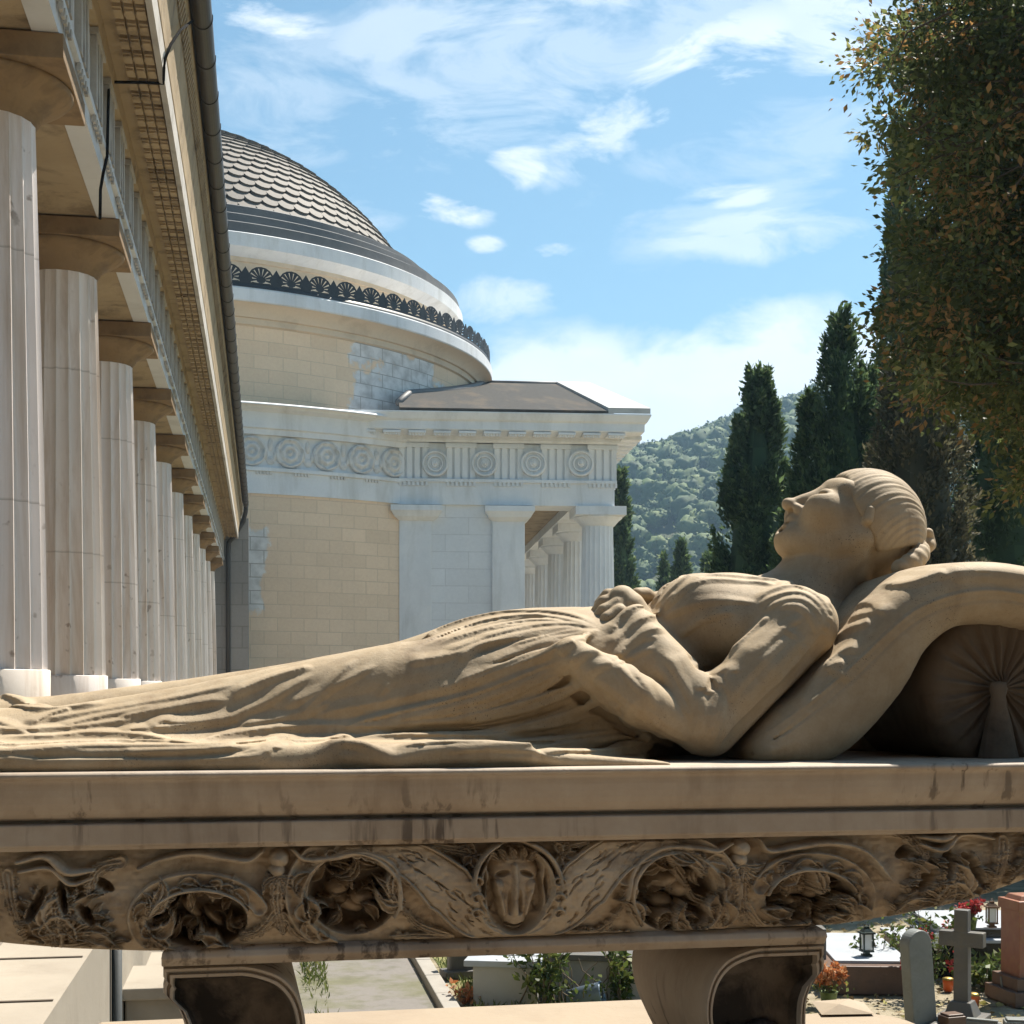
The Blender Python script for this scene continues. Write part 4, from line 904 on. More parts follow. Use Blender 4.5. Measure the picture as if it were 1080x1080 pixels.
# columns
def column(name, rb, rt, hb, ht, A, ab, ech, nfl=20, base=.13, rbase=None, mat=M_port, matc=None, nf=6, parent=None):
    root = parent or empty(name); matc = matc or mat
    m = MB(); rbase = rbase or rb * 1.04
    m.lathe([(rbase, hb), (rbase, hb + base - .006), (rbase - .006, hb + base), (rt, hb + base)], n=64); m.build('base', mat, root)
    m = MB(); na = nfl * nf; z0 = hb + base; z1 = ht - ab - ech; nr = 8; vs = []; fs = []
    for j in range(nr + 1):
        t = j / nr; r = rb + (rt - rb) * (t ** 1.25)
        dep = .10 * r * (1 if j < nr else .2)
        for i in range(na):
            a = 2 * math.pi * i / na; q = (i % nf) / nf
            vs.append(((r - dep * math.sin(math.pi * q) ** .8) * math.cos(a), (r - dep * math.sin(math.pi * q) ** .8) * math.sin(a), z0 + (z1 - z0) * t))
    fs = [(j * na + i, j * na + (i + 1) % na, (j + 1) * na + (i + 1) % na, (j + 1) * na + i) for j in range(nr) for i in range(na)]
    m.add(vs, fs, True); o = m.build('shaft', mat, root); e = o.modifiers.new('e', 'EDGE_SPLIT'); e.split_angle = math.radians(38)
    m = MB(); e0 = z1; R = A * .985
    m.lathe([(rt * .97, e0 - .002), (rt * 1.03, e0 + .01), (rt * 1.03, e0 + .03), (rt * 1.08, e0 + .035), (rt * 1.08, e0 + .055), (rt * 1.13, e0 + .06), (rt * 1.15, e0 + .085), (rt + (R - rt) * .62, e0 + ech * .62), (rt + (R - rt) * .88, e0 + ech * .80), (R, e0 + ech * .92), (R * .985, e0 + ech - .001)], n=56); m.build('echinus', matc, root)
    m = MB(); m.box((0, 0, ht - ab / 2), (A * 2, A * 2, ab)); m.build('abacus', matc, root, bevel=.006)
    return root
def copy_tree(o, parent=None):
    c = o.copy(); COL.objects.link(c)
    if parent: c.parent = parent
    for ch in list(o.children): copy_tree(ch, c)
    return c
ORD = ['first', 'second', 'third', 'fourth', 'fifth', 'sixth', 'seventh', 'eighth', 'ninth', 'tenth', 'eleventh']
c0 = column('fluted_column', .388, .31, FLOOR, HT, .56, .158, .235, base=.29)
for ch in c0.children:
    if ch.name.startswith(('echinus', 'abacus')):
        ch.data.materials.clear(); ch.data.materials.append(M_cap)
for i in range(11):
    o = c0 if i == 0 else copy_tree(c0)
    o.location = QP(10.03 + 3.636 * i, 1.78, 0); o.rotation_euler = (0, 0, RZ)
    tag(o, {0: 'nearest fluted column of the portico, cut by the photo edge', 10: 'farthest fluted column of the portico, beside the grey end wall'}.get(i, '%s fluted column of the portico counted from the near end' % ORD[i]), 'column', 'columns of the portico')
# end wall with downpipe
def uvbox(name, c, d, rz, mat, parent=None, loc=None):
    m = MB(); m.box(c, d, rz); o = m.build(name, mat, parent); boxuv(o); return o
def boxuv(o):
    me = o.data; uv = me.uv_layers.new(name='UVMap')
    for p in me.polygons:
        n = p.normal; tx = Vector((-n.y, n.x, 0)); tx = tx.normalized() if tx.length > .1 else Vector((1, 0, 0)); ty = ZU if abs(n.z) < .7 else Vector((0, 1, 0))
        for li in p.loop_indices:
            co = me.vertices[me.loops[li].vertex_index].co; uv.data[li].uv = (co.dot(tx), co.dot(ty))
pe = QP(TE + .65, 2.3, 0)
w = uvbox('end_wall', (pe.x, pe.y, 1.3), (3.7, 1.1, 8.6), RZ, M_gwall); tag(w, 'dark grey block wall closing the far end of the portico', 'wall')
m = MB(); gp_ = [QP(TE - .1, .665 * K, 5.95), QP(TE + .02, .68 * K, 5.8), QP(TE + .05, .62, 5.5), QP(TE + .06, .95, 4.95), QP(TE + .04, 1.08, 4.8), QP(TE + .04, 1.10, 4.4), QP(TE + .04, 1.10, -1)]
m.tube(gp_, .075, 10); o = m.build('downpipe', M_zinc); tag(o, 'dark rain pipe running down the grey end wall', 'pipe')
# loose cable on the cornice
def on_h(px, py, h): y = h * F / (HY - py); return P3(px, py, y)
def on_l(px, py, l):
    d = Vector(((px - CX) / F, 1, -(py - HY) / F)); return d * (-l / d.dot(CP))
m = MB(); pts = [on_l(203, 22, .60), on_l(190, 32, .66), on_l(180, 47, .72), on_l(174, 62, .755), on_l(173, 72, .765), on_h(172.5, 88, 4.93), on_h(150, 87, 4.94), on_h(115, 86.5, 4.94), on_l(114.5, 100, 1.20), on_l(113, 165, 1.20), on_l(109, 182, 1.20), on_l(106, 200, 1.235), on_l(105.5, 231, 1.235)]
m.tube(pts, .012, 6); o = m.build('cable', plain('black_rubber', (.015, .015, .015), 1.0, .2, 9, 0, 0, .05)); tag(o, 'loose black cable hanging across the ochre cornice of the portico', 'cable')

# lower ledge, terrace wall and piers beside the portico
m = MB(); a, b = QP(1.0, .78, 0), QP(TE, .78, 0)
ledge = band('ledge', [(.78, -1.2), (.78, -3.4), (5.8, -3.4), (5.8, -1.2)], M_floor, t0=-3); ledge.parent = None; tag(ledge, 'pale stone ledge along the foot of the portico', 'ledge')
m = MB(); t = 4.0
while t < 30: m.sweep([(-.80, -1.198), (-.80, -1.194), (-3.5, -1.194), (-3.5, -1.198)], QP(t, 0, 0), QP(t + .02, 0, 0), CP, ZU, closed=True); t += .95
m.build('joint_lines', plain('dark_joint', (.10, .08, .06), .9), ledge)
m = MB(); m.tube([QP(7.9, .75, -1.25), QP(7.9, .75, -3.3)], .028, 10); o = m.build('drainpipe', plain('dark_grey_pipe', (.05, .055, .055), .6)); tag(o, 'thin dark drainpipe on the pale ledge wall', 'pipe')
pier0 = None
for i, t in enumerate((8.9, 10.4, 12.2)):
    m = MB(); p = QP(t, .60, 0); m.box((0, 0, -.55), (.34, .62, 1.1)); m.box((0, 0, .035), (.42, .72, .07)); 
    if pier0 is None: pier0 = o = m.build('buttress', M_floor, None, bevel=.01)
    else: o = pier0.copy(); COL.objects.link(o)
    o.location = (p.x, p.y, -1.75 - .18 * i); o.rotation_euler = (0, 0, RZ)
    tag(o, ['nearest low stone buttress against the ledge wall', 'middle low stone buttress against the ledge wall', 'farthest low stone buttress against the ledge wall'][i], 'buttress', 'buttresses of the ledge wall')

# ================================================================== the domed rotunda
DR = 68.0; XR = -.238
RC = Vector((XR * DR, DR, 0))
def limb(px, py):
    d = math.hypot(XR, 1); b = math.atan((px - CX) / F); R = d * math.sin(b - math.atan2(XR, 1)); tl = math.sqrt(d * d - R * R); y = tl * math.cos(b)
    return R * DR, (HY - py) / F * y * DR
def near(px, py, R):
    mm = (px - CX) / F; r = R / DR; a = mm * mm + 1; b = -2 * (mm * XR + 1); c = XR * XR + 1 - r * r; y = (-b - math.sqrt(max(b * b - 4 * a * c, 0))) / (2 * a); return (HY - py) / F * y * DR
rot = empty('rotunda', (RC.x, RC.y, GZ)); tag(rot, 'round domed church of tan blocks with white frieze and iron cresting', 'church')
def ring(name, prof, mat, n=160, a0=-math.pi, a1=math.pi * .35, smooth=True, uvs=False):
    m = MB(); m.lathe([(r, z - GZ) for r, z in prof], (0, 0, 0), n, smooth, None, a0, a1); o = m.build(name, mat, rot)
    if uvs:
        me = o.data; uv = me.uv_layers.new(name='UVMap'); R = prof[0][0]
        for p in me.polygons:
            base = None
            for li in p.loop_indices:
                co = me.vertices[me.loops[li].vertex_index].co; a = math.atan2(co.y, co.x)
                if base is None: base = a
                if a - base > 3: a -= 2 * math.pi
                if base - a > 3: a += 2 * math.pi
                uv.data[li].uv = (a * R, co.z)
    e = o.modifiers.new('e', 'EDGE_SPLIT'); e.split_angle = math.radians(28)
    return o
RL = .283 * DR
z1 = near(345, 525, RL); zft = near(330, 463, RL); zfb = near(330, 497, RL); zet = near(330, 430, RL + .7)
def add_patch(mat, u0, u1, v0, v1):
    t = mat.node_tree; n = t.nodes; B = n['Principled BSDF']; old = B.inputs['Base Color'].links[0].from_socket; tc = n.new('ShaderNodeTexCoord'); sp = n.new('ShaderNodeSeparateXYZ'); t.links.new(tc.outputs['UV'], sp.inputs[0])
    nz = n.new('ShaderNodeTexNoise'); nz.inputs['Scale'].default_value = .55; nz.inputs['Detail'].default_value = 7; nz.inputs['Roughness'].default_value = .6; t.links.new(tc.outputs['UV'], nz.inputs['Vector'])
    def mt(op, a, b, clamp=False):
        k = n.new('ShaderNodeMath'); k.operation = op; k.use_clamp = clamp
        for q, v in enumerate((a, b)):
            if isinstance(v, bpy.types.NodeSocket): t.links.new(v, k.inputs[q])
            else: k.inputs[q].default_value = v
        return k.outputs[0]
    du = mt('DIVIDE', mt('ABSOLUTE', mt('SUBTRACT', sp.outputs[0], (u0 + u1) / 2), 0), (u1 - u0) / 2); dv = mt('DIVIDE', mt('ABSOLUTE', mt('SUBTRACT', sp.outputs[1], (v0 + v1) / 2), 0), (v1 - v0) / 2)
    f = mt('MULTIPLY', mt('SUBTRACT', mt('ADD', mt('SUBTRACT', 1.0, mt('MAXIMUM', du, dv)), mt('MULTIPLY', mt('SUBTRACT', nz.outputs['Fac'], .5), 2.6)), .05), 9.0, True)
    n2 = n.new('ShaderNodeTexNoise'); n2.inputs['Scale'].default_value = 2.2; n2.inputs['Detail'].default_value = 6; t.links.new(tc.outputs['UV'], n2.inputs['Vector'])
    r = n.new('ShaderNodeValToRGB'); t.links.new(n2.outputs['Fac'], r.inputs[0]); r.color_ramp.elements[0].color = (.46, .45, .44, 1); r.color_ramp.elements[1].color = (.76, .75, .74, 1); r.color_ramp.elements[0].position = .3; r.color_ramp.elements[1].position = .6
    br = [k for k in n if k.type == 'TEX_BRICK'][0]; m1 = n.new('ShaderNodeMix'); m1.data_type = 'RGBA'; t.links.new(br.outputs['Fac'], m1.inputs[0]); t.links.new(r.outputs[0], m1.inputs[6]); m1.inputs[7].default_value = (.36, .34, .32, 1)
    m2 = n.new('ShaderNodeMix'); m2.data_type = 'RGBA'; t.links.new(mt('MULTIPLY', f, .9), m2.inputs[0]); t.links.new(old, m2.inputs[6]); t.links.new(m1.outputs[2], m2.inputs[7]); t.links.new(m2.outputs[2], B.inputs['Base Color'])
def ang_at(px, R):
    mm = (px - CX) / F; r = R / DR; a = mm * mm + 1; b = -2 * (mm * XR + 1); c = XR * XR + 1 - r * r; y = (-b - math.sqrt(max(b * b - 4 * a * c, 0))) / (2 * a) * DR
    return math.atan2(y - RC.y, mm * y - RC.x)
AE = ang_at(428, RL)
ring('lower_wall', [(RL, GZ - .3), (RL, z1)], M_tan, uvs=True, a1=AE)
ring('entablature', [(RL, z1), (RL + .05, z1), (RL + .05, zfb - .14), (RL + .14, zfb - .12), (RL + .14, zfb), (RL - .06, zfb), (RL - .06, zft), (RL + .12, zft), (RL + .14, zft + .18), (RL + .22, zft + .22), (RL + .22, zft + .75), (RL + .45, zft + .85), (RL + .50, zft + .98), (RL + .62, zft + 1.0), (RL + .70, zet - .03), (RL + .70, zet), (RL - .5, zet + .1)], M_marble, a1=AE)
RA, _ = limb(519, 378); RD, _ = limb(503, 408); RCc, _ = limb(488, 317); RB = 11.75; zdb = near(242, 217, RB)
zA = near(331, 312, RA); zA2 = near(331, 345, RD); zC = near(300, 251, RCc)
add_patch(M_drum, ang_at(372, RD) * RD, ang_at(468, RD) * RD, zet - GZ - 2, near(400, 372, RD) - GZ + 1)
add_patch(M_tan, ang_at(262, RL) * RL - 1, ang_at(278, RL) * RL, near(270, 640, RL) - GZ, near(270, 560, RL) - GZ)
ring('lead_skirt', [(RL - .4, zet + .09), (RD + .1, zet + .9)], M_lead, a1=AE)
ring('drum', [(RD, zet), (RD, zA2 - .25)], M_drum, uvs=True)
M_attic = stone('attic_stone', (.74, .58, .41), (.66, .54, .40), .5, (.42, .32, .22), .5, None, .15, .01, .8, fine=10)
ring('drum_moulding', [(RD, zA2 - .28), (RD + .10, zA2 - .24), (RD + .10, zA2 - .02), (RD + .2, zA2), (RD + .24, zA2 + .12), (RD + .42, zA2 + .32), (RA - .02, zA - .555)], M_attic)
ring('drum_cornice', [(RA - .06, zA - .56), (RA, zA - .50), (RA, zA - .08), (RA - .05, zA), (RCc - .3, zA + .05)], M_marble)
RAt = RCc - .55
ring('attic', [(RAt, zA), (RAt, zC - 1.0), (RAt + .08, zC - .98), (RAt + .08, zC - .8)], M_attic)
ring('attic_cornice', [(RAt + .07, zC - .83), (RCc - .25, zC - .72), (RCc - .12, zC - .62), (RCc, zC - .55), (RCc, zC - .04), (RCc - .06, zC), (RCc - .5, zC + .02)], M_marble)
st = []; nst = 3; r0, h0, r1, h1 = RCc - .12, zC + .01, RB + .05, zdb - .02
for i in range(nst):
    ra = r0 + (r1 - r0) * i / nst; za = h0 + (h1 - h0) * i / nst; zb = h0 + (h1 - h0) * (i + .72) / nst
    st += [(ra, za), (ra - .03, zb), (ra - .12, zb + .05)]
st.append((r1 - .1, h1))
ring('dome_steps', st, M_lead)
SZ, SR = 12.0, 13.44                                 # the dome is a cap of this sphere
th0 = math.asin(min((zdb - SZ) / SR, .99)); dp = [(SR * math.cos(th0 + (math.pi / 2 - .03 - th0) * k / 24), SZ + SR * math.sin(th0 + (math.pi / 2 - .03 - th0) * k / 24)) for k in range(25)]
dR = np.array([q[0] for q in dp]); dZ = np.array([q[1] for q in dp])
ring('dome_shell', [(r - .05, z - .05) for r, z in dp], M_scale, n=96, a1=math.pi)
arcl = np.concatenate([[0], np.cumsum(np.hypot(np.diff(dR), np.diff(dZ)))]); nrow = 25; ncol = 96
def dome_pt(s, a, off):
    r = np.interp(s, arcl, dR); z = np.interp(s, arcl, dZ); e = .02 * arcl[-1]
    tr = np.interp(min(s + e, arcl[-1]), arcl, dR) - np.interp(max(s - e, 0), arcl, dR); tz = np.interp(min(s + e, arcl[-1]), arcl, dZ) - np.interp(max(s - e, 0), arcl, dZ); l = math.hypot(tr, tz); nr_, nz_ = tz / l, -tr / l
    return ((r + nr_ * off) * math.cos(a), (r + nr_ * off) * math.sin(a), z + nz_ * off - GZ)
m = MB(); rowh = arcl[-1] / nrow
for j in range(nrow + 1):
    ncol = 96 if j < 9 else 68 if j < 15 else 40 if j < 20 else 20
    da = 2 * math.pi / ncol
    for i in range(ncol):
        ac = (i + (j % 2) * .5) * da
        if not (-math.pi < ac - 0 < 7): continue
        if .35 * math.pi + .2 < ac < math.pi * 1.0 - .2: continue
        top, bot = min((j + 1.0) * rowh, arcl[-1]), max((j - .12) * rowh, 0); mid = bot + (top - bot) * .5; vs = []
        jz = rnd.uniform(-.02, .02)
        out = [(-.5, top), (-.5, mid)] + [(-.5 * math.cos(math.pi * q / 6), mid - (mid - bot) * math.sin(math.pi * q / 6)) for q in range(1, 6)] + [(.5, mid), (.5, top)]
        for (x, s) in out: vs.append(dome_pt(s, ac + x * da * .985, .03 + (.085 + jz * .6) * (top - s) / (top - bot)))
        for (x, s) in out: vs.append(dome_pt(s, ac + x * da * .985, -.06 + (.075 + jz * .6) * (top - s) / (top - bot)))
        n = len(out); m.add(vs, [tuple(range(n))] + [(q, (q + 1) % n, n + (q + 1) % n, n + q) for q in range(n)])
m.build('dome_scales', M_scale, rot)
ring('dome_finial', [(1.3, SZ + SR - .12), (1.3, SZ + SR + .15), (.9, SZ + SR + .3), (.25, SZ + SR + .5), (.22, SZ + SR + 1.1), (.4, SZ + SR + 1.3), (.01, SZ + SR + 1.6)], M_lead, n=32, a1=math.pi)
# iron cresting: fans and spearheads on a rail
m = MB(); NC = 56
def flat(pts, a, th=.03):
    tx = Vector((-math.sin(a), math.cos(a), 0)); rr = Vector((math.cos(a), math.sin(a), 0)); vs = []
    for o in (-th / 2, th / 2): vs += [rr * (RA - .12 + o) + tx * x * 1.36 + ZU * (zA - GZ + z) for x, z in pts]
    n = len(pts); m.add(vs, [tuple(range(n)), tuple(range(2 * n - 1, n - 1, -1))] + [(i, (i + 1) % n, n + (i + 1) % n, n + i) for i in range(n)])
for i in range(NC):
    a = -math.pi + 1.4 * math.pi * i / NC
    for k in range(9):                               # fan ribs, thick at the tip
        b = math.radians(-18 + 27 * k); c_, s_ = math.cos(b), math.sin(b); p0 = (.10 * c_, .36 + .10 * s_); p1 = (.30 * c_, .40 + .36 * s_)
        nx, nz = -s_, c_; flat([(p0[0] - nx * .02, p0[1] - nz * .02), (p1[0] - nx * .05, p1[1] - nz * .05), (p1[0] + nx * .05, p1[1] + nz * .05), (p0[0] + nx * .02, p0[1] + nz * .02)], a)
    flat([(.13 * math.cos(2 * math.pi * q / 10), .33 + .13 * math.sin(2 * math.pi * q / 10)) for q in range(10)], a, .04)
    ou = [(.36 * math.cos(math.radians(-25 + 23 * q)), .39 + .42 * math.sin(math.radians(-25 + 23 * q))) for q in range(11)]; inn = [(x * .87, .39 + (z - .39) * .87) for x, z in ou]
    for q in range(10): flat([ou[q], ou[q + 1], inn[q + 1], inn[q]], a)
    flat([(-.40, .0), (.40, .0), (.40, .12), (.24, .22), (.0, .2), (-.24, .22), (-.40, .12)], a)
    a2 = a + .7 * math.pi / NC; flat([(-.17, .0), (.17, .0), (.15, .20), (.19, .36), (.0, .76), (-.19, .36), (-.15, .20)], a2); flat([(-.40, .0), (.40, .0), (.40, .11), (-.40, .11)], a2)
m.lathe([(RA - .16, zA - GZ - .02), (RA - .16, zA - GZ + .10), (RA - .05, zA - GZ + .10), (RA - .02, zA - GZ - .02)], (0, 0, 0), 120, True, None, -math.pi, .4 * math.pi)
m.build('iron_cresting', M_iron, rot)
# carved roundels and garlands on the circular frieze
m = MB(); nD = 46; zc = (zft + zfb) / 2; fr = (zft - zfb) * .46; M_carve = stone('carved_marble', (.76, .745, .73), (.60, .585, .57), 2.2, (.30, .28, .27), .6, None, .2, .02, .7, fine=20)
for i in range(nD):
    a = AE - .028 - i * (math.pi * .80 / nD) * 1.28
    if a < -math.pi: break
    rr = Vector((math.cos(a), math.sin(a), 0)); tx = Vector((-math.sin(a), math.cos(a), 0)); ctr = rr * (RL - .05) + ZU * (zc - GZ)
    prof = [(1.0, 0), (1.0, .10), (.86, .16), (.80, .06), (.62, .05), (.55, .13), (.36, .16), (.28, .06), (.18, .10), (0.01, .16)]
    vs = []; n = 28
    for (k, d) in prof:
        for q in range(n):
            b = 2 * math.pi * q / n; wob = 1 + (.06 * math.sin(7 * b) if .3 < k < .9 else 0); vs.append(ctr + (tx * math.cos(b) + ZU * math.sin(b)) * fr * k * wob + rr * d)
    m.add(vs, [(j * n + q, j * n + (q + 1) % n, (j + 1) * n + (q + 1) % n, (j + 1) * n + q) for j in range(len(prof) - 1) for q in range(n)], True)
    a2 = a - math.pi * .80 / nD * .64; r2 = Vector((math.cos(a2), math.sin(a2), 0)); t2 = Vector((-math.sin(a2), math.cos(a2), 0)); c2 = r2 * (RL - .05) - ZU * GZ
    for (x, z, w_, hh) in ((0, zc + fr * .5, .10, fr * .9), (0, zc - fr * .55, .16, fr * .6), (-.16, zc - fr * .2, .07, fr * .7), (.16, zc - fr * .2, .07, fr * .7)):
        q = c2 + t2 * x + ZU * z; vs = []
        for k in range(10):
            b = 2 * math.pi * k / 10
            vs.append(q + t2 * w_ * math.cos(b) + ZU * hh * .5 * math.sin(b)); 
        vs.append(q + r2 * .13); m.add(vs, [(k, (k + 1) % 10, 10) for k in range(10)], True)
    for k in range(5): m.box(c2 + r2 * .12 + t2 * (-.5 + .12 * k) * 1 + ZU * (zfb - .18), (.07, .07, .10), a2)
m.build('frieze_roundels', M_carve, rot)

# ================================================================== the temple front at its right
TY = math.radians(5.0); TX = Vector((math.cos(TY), math.sin(TY), 0)); TN = Vector((math.sin(TY), -math.cos(TY), 0))
mm = (420 - CX) / F; rr_ = RL / DR; a_ = mm * mm + 1; b_ = -2 * (mm * XR + 1); c_ = XR * XR + 1 - rr_ * rr_; yt = (-b_ - math.sqrt(b_ * b_ - 4 * a_ * c_)) / (2 * a_) * DR
T_O = Vector((mm * yt, yt, 0))                       # foot of the left pilaster on the wall plane
def tx(px):
    d = Vector(((px - CX) / F, 1, 0)); tt = T_O.dot(TN) / d.dot(TN); return (d * tt - T_O).dot(TX)
def tz(px, py):
    d = Vector(((px - CX) / F, 1, -(py - HY) / F)); tt = T_O.dot(TN) / d.dot(TN); return d.z * tt
temple = empty('temple_front', (T_O.x, T_O.y, GZ), TY); tag(temple, 'white marble temple front with columns, disc frieze and slate gable roof', 'temple')
TG = GZ
XW0, XW1 = -4.0, tx(648); DEEP = 29.5; Zc, Zf, Zt, Za = tz(540, 441), tz(540, 468), tz(540, 506), tz(540, 533)
m = MB(); bx_ = lambda mb, x0, x1, y0, y1, z0, z1: mb.box(((x0 + x1) / 2, (y0 + y1) / 2, (z0 + z1) / 2 - TG), (x1 - x0, y1 - y0, z1 - z0))
bx_(m, XW0, tx(552), .12, DEEP - .12, TG - .3, Za); o = m.build('cella_wall', M_ash, temple); boxuv(o)
pil = MB(); bx_(pil, tx(421), tx(455), -.02, .3, TG - .3, Za - .3); pil.build('pilaster', M_marble, temple, bevel=.02)
pil = MB(); bx_(pil, tx(519), tx(553.5), -.02, 1.2, TG - .3, Za - .3); pil.build('pilaster', M_marble, temple, bevel=.02)
for (x0, x1) in ((412, 466), (511, 563)):
    z0, z1 = tz(430, 548), tz(430, 533.5); q = MB(); a, b = tx(x0), tx(x1); w_ = (b - a) * .16
    pr = [(w_, z0 - .02), (w_ * .45, z0 + .10), (.05, z0 + .24), (0, z0 + .30), (0, z1)]; vs = []
    for i_, z in pr: vs += [(a + i_, -.38 + i_, z - TG), (b - i_, -.38 + i_, z - TG), (b - i_, 1.4, z - TG), (a + i_, 1.4, z - TG)]
    q.add(vs, [(j * 4 + k, j * 4 + (k + 1) % 4, (j + 1) * 4 + (k + 1) % 4, (j + 1) * 4 + k) for j in range(len(pr) - 1) for k in range(4)] + [(3, 2, 1, 0), tuple(len(pr) * 4 - 4 + k for k in range(4))]); q.build('pilaster_capital', M_marble, temple)
m = MB(); bx_(m, XW0, XW1, -.02, 1.5, Za, Zt - .12); bx_(m, XW1 - 1.5, XW1, 1.5, DEEP, Za, Zt - .12); bx_(m, XW0, XW1, DEEP - 1.5, DEEP + .02, Za, Zt - .12); m.build('architrave', M_marble, temple)
m = MB(); bx_(m, XW0, XW1 + .08, -.10, DEEP + .1, Zt - .12, Zt); m.build('taenia', M_marble, temple, bevel=.01)
m = MB(); bx_(m, XW0, XW1 - .1, .08, DEEP - .1, Zt, Zf); m.build('frieze', M_marble, temple)
m = MB(); bx_(m, tx(552), XW1 - .2, 1.5, DEEP - 1.5, Za + .35, Za + .5); m.build('porch_ceiling', M_soff, temple)
tri = MB(); disc = MB()
sp = tx(511) - tx(459); xs = [tx(436) + sp * k * .965 for k in range(5)]
fz0, fz1 = Zt, Zf
for k in range(4): tri.box((-.42 + k * .28, .055, (fz0 + fz1) / 2 - TG), (.19, .12, fz1 - fz0 - .004), taper=1.0)
tri.box((0, .035, fz1 - .09 - TG), (1.12, .17, .17))
for k in range(7): tri.box((-.48 + k * .16, -.06, fz0 - .19 - TG), (.09, .07, .14))
tt0 = tri.build('triglyph', M_marble, temple); tt0.location = (xs[0], 0, 0)
for x in xs[1:] + [xs[0] - sp]: c = tt0.copy(); COL.objects.link(c); c.location = (x, 0, 0)
yk = sp * .5
while yk < DEEP: c = tt0.copy(); COL.objects.link(c); c.location = (XW1, yk, 0); c.rotation_euler = (0, 0, math.pi / 2); yk += sp
def lathe_y(mb, prof, cx, cz, y0, n=40):
    vs = [(cx + r * math.cos(2 * math.pi * q / n), y0 - d, cz + r * math.sin(2 * math.pi * q / n)) for r, d in prof for q in range(n)]
    mb.add(vs, [(j * n + q, j * n + (q + 1) % n, (j + 1) * n + (q + 1) % n, (j + 1) * n + q) for j in range(len(prof) - 1) for q in range(n)], True)
for k, px in enumerate((459, 511, 562.5, 612.5)):
    d_ = MB(); R = .475
    lathe_y(d_, [(R, -.02), (R, .16), (R * .94, .19), (R * .84, .19), (R * .80, .08), (R * .64, .07), (R * .60, .16), (R * .50, .16), (R * .46, .06), (R * .30, .07), (R * .26, .17), (R * .15, .17), (R * .11, .24), (.01, .25)], tx(px), tz(px, 489) - TG, .08)
    o = d_.build('disc', M_marble, temple); e = o.modifiers.new('e', 'EDGE_SPLIT'); e.split_angle = math.radians(35)
m = MB(); ov = tx(681) - XW1
pr = [(.10, Zf), (.16, Zf + .08), (.16, Zf + .22), (ov * .78, Zf + .30), (ov * .82, Zf + .34), (ov * .82, Zc - .32), (ov * .90, Zc - .26), (ov, Zc - .05), (ov, Zc)]
vs = []
for i_, z in pr: vs += [(XW0, -i_, z - TG), (XW1 + i_, -i_, z - TG), (XW1 + i_, DEEP + i_, z - TG), (XW0, DEEP + i_, z - TG)]
m.add(vs, [(j * 4 + k, j * 4 + (k + 1) % 4, (j + 1) * 4 + (k + 1) % 4, (j + 1) * 4 + k) for j in range(len(pr) - 1) for k in range(4)] + [tuple(len(pr) * 4 - 4 + k for k in range(4))]); m.build('cornice', M_marble, temple)
m = MB(); x = XW0 + .2
while x < XW1 + ov * .6:
    m.box((x, -ov * .52, Zf + .23 - TG), (.62, ov * .62, .08))
    for k in range(6): m.box((x - .25 + k * .1, -ov * .76, Zf + .15 - TG), (.06, .06, .07))
    x += sp / 2
yk = 0
while yk < DEEP: m.box((XW1 + ov * .52, yk, Zf + .23 - TG), (ov * .62, .62, .13)); yk += sp / 2
m.build('mutules', M_marble, temple)
# gable roof, ridge running out to the front
Yr = DEEP / 2; d = P3(625, 408, 1); yr_plane = (T_O - TN * Yr); tt = yr_plane.dot(TN) / d.dot(TN); Zr = d.z * tt; XRd = (d * tt - T_O).dot(TX) + .0
e0 = -ov + .05; x0, x1 = XW0, XW1 + ov - .45
rslope = (Zr - Zc) / (Yr - e0); cur = []
for k in range(40):
    a = -math.pi / 2 + math.pi * .62 * k / 39; w = RC + Vector((math.cos(a), math.sin(a), 0)) * (RD + .25); q = w - T_O; lx, ly = q.dot(TX), -q.dot(TN)
    if lx > tx(421) and ly < Yr: cur.append((lx, ly))
cur = [(tx(421), min(cur[0][1], 1.2))] + cur; rz = lambda y: Zc + .012 + rslope * (y - e0) - TG
m = MB(); vs = [(tx(421), e0, rz(e0)), (x1 - .9, e0, rz(e0)), (x1 - .9, Yr, rz(Yr))] + [(x, y, rz(y)) for x, y in [(cur[-1][0], Yr)] + cur[::-1]]
m.add(vs, [tuple(range(len(vs)))]); vs = [(cur[-1][0], Yr, rz(Yr)), (x1 - .9, Yr, rz(Yr)), (x1 - .9, 2 * Yr - e0, rz(e0)), (tx(421), 2 * Yr - e0, rz(e0))]; m.add(vs, [(0, 1, 2, 3)]); o = m.build('roof', M_slate, temple, fix=False); so_ = o.modifiers.new('s', 'SOLIDIFY'); so_.thickness = .10; so_.offset = 1
m = MB()
for (ya, yb) in ((e0 - .03, Yr), (2 * Yr - e0 + .03, Yr)):
    vs = [(x1 - 1.1, ya, Zc + .02 - TG), (x1 + .42, ya, Zc + .02 - TG), (x1 + .42, yb, Zr + .02 - TG), (x1 - 1.1, yb, Zr + .02 - TG)]; vs += [(x, y, z + .20) for x, y, z in vs]
    m.add(vs, [(0, 1, 2, 3), (4, 5, 6, 7), (0, 1, 5, 4), (1, 2, 6, 5), (2, 3, 7, 6), (3, 0, 4, 7)])
m.build('raking_cornice', stone('weathered_marble', (.52, .52, .51), (.42, .42, .41), 1.2, (.22, .21, .20), .6, None, .15, .01, .7, fine=12), temple)
m = MB(); vs = [(XW1 - .05, 0, Zc - TG), (XW1 - .05, 2 * Yr, Zc - TG), (XW1 - .05, Yr, Zr - TG - .1), (XW1 - .6, 0, Zc - TG), (XW1 - .6, 2 * Yr, Zc - TG), (XW1 - .6, Yr, Zr - TG - .1)]
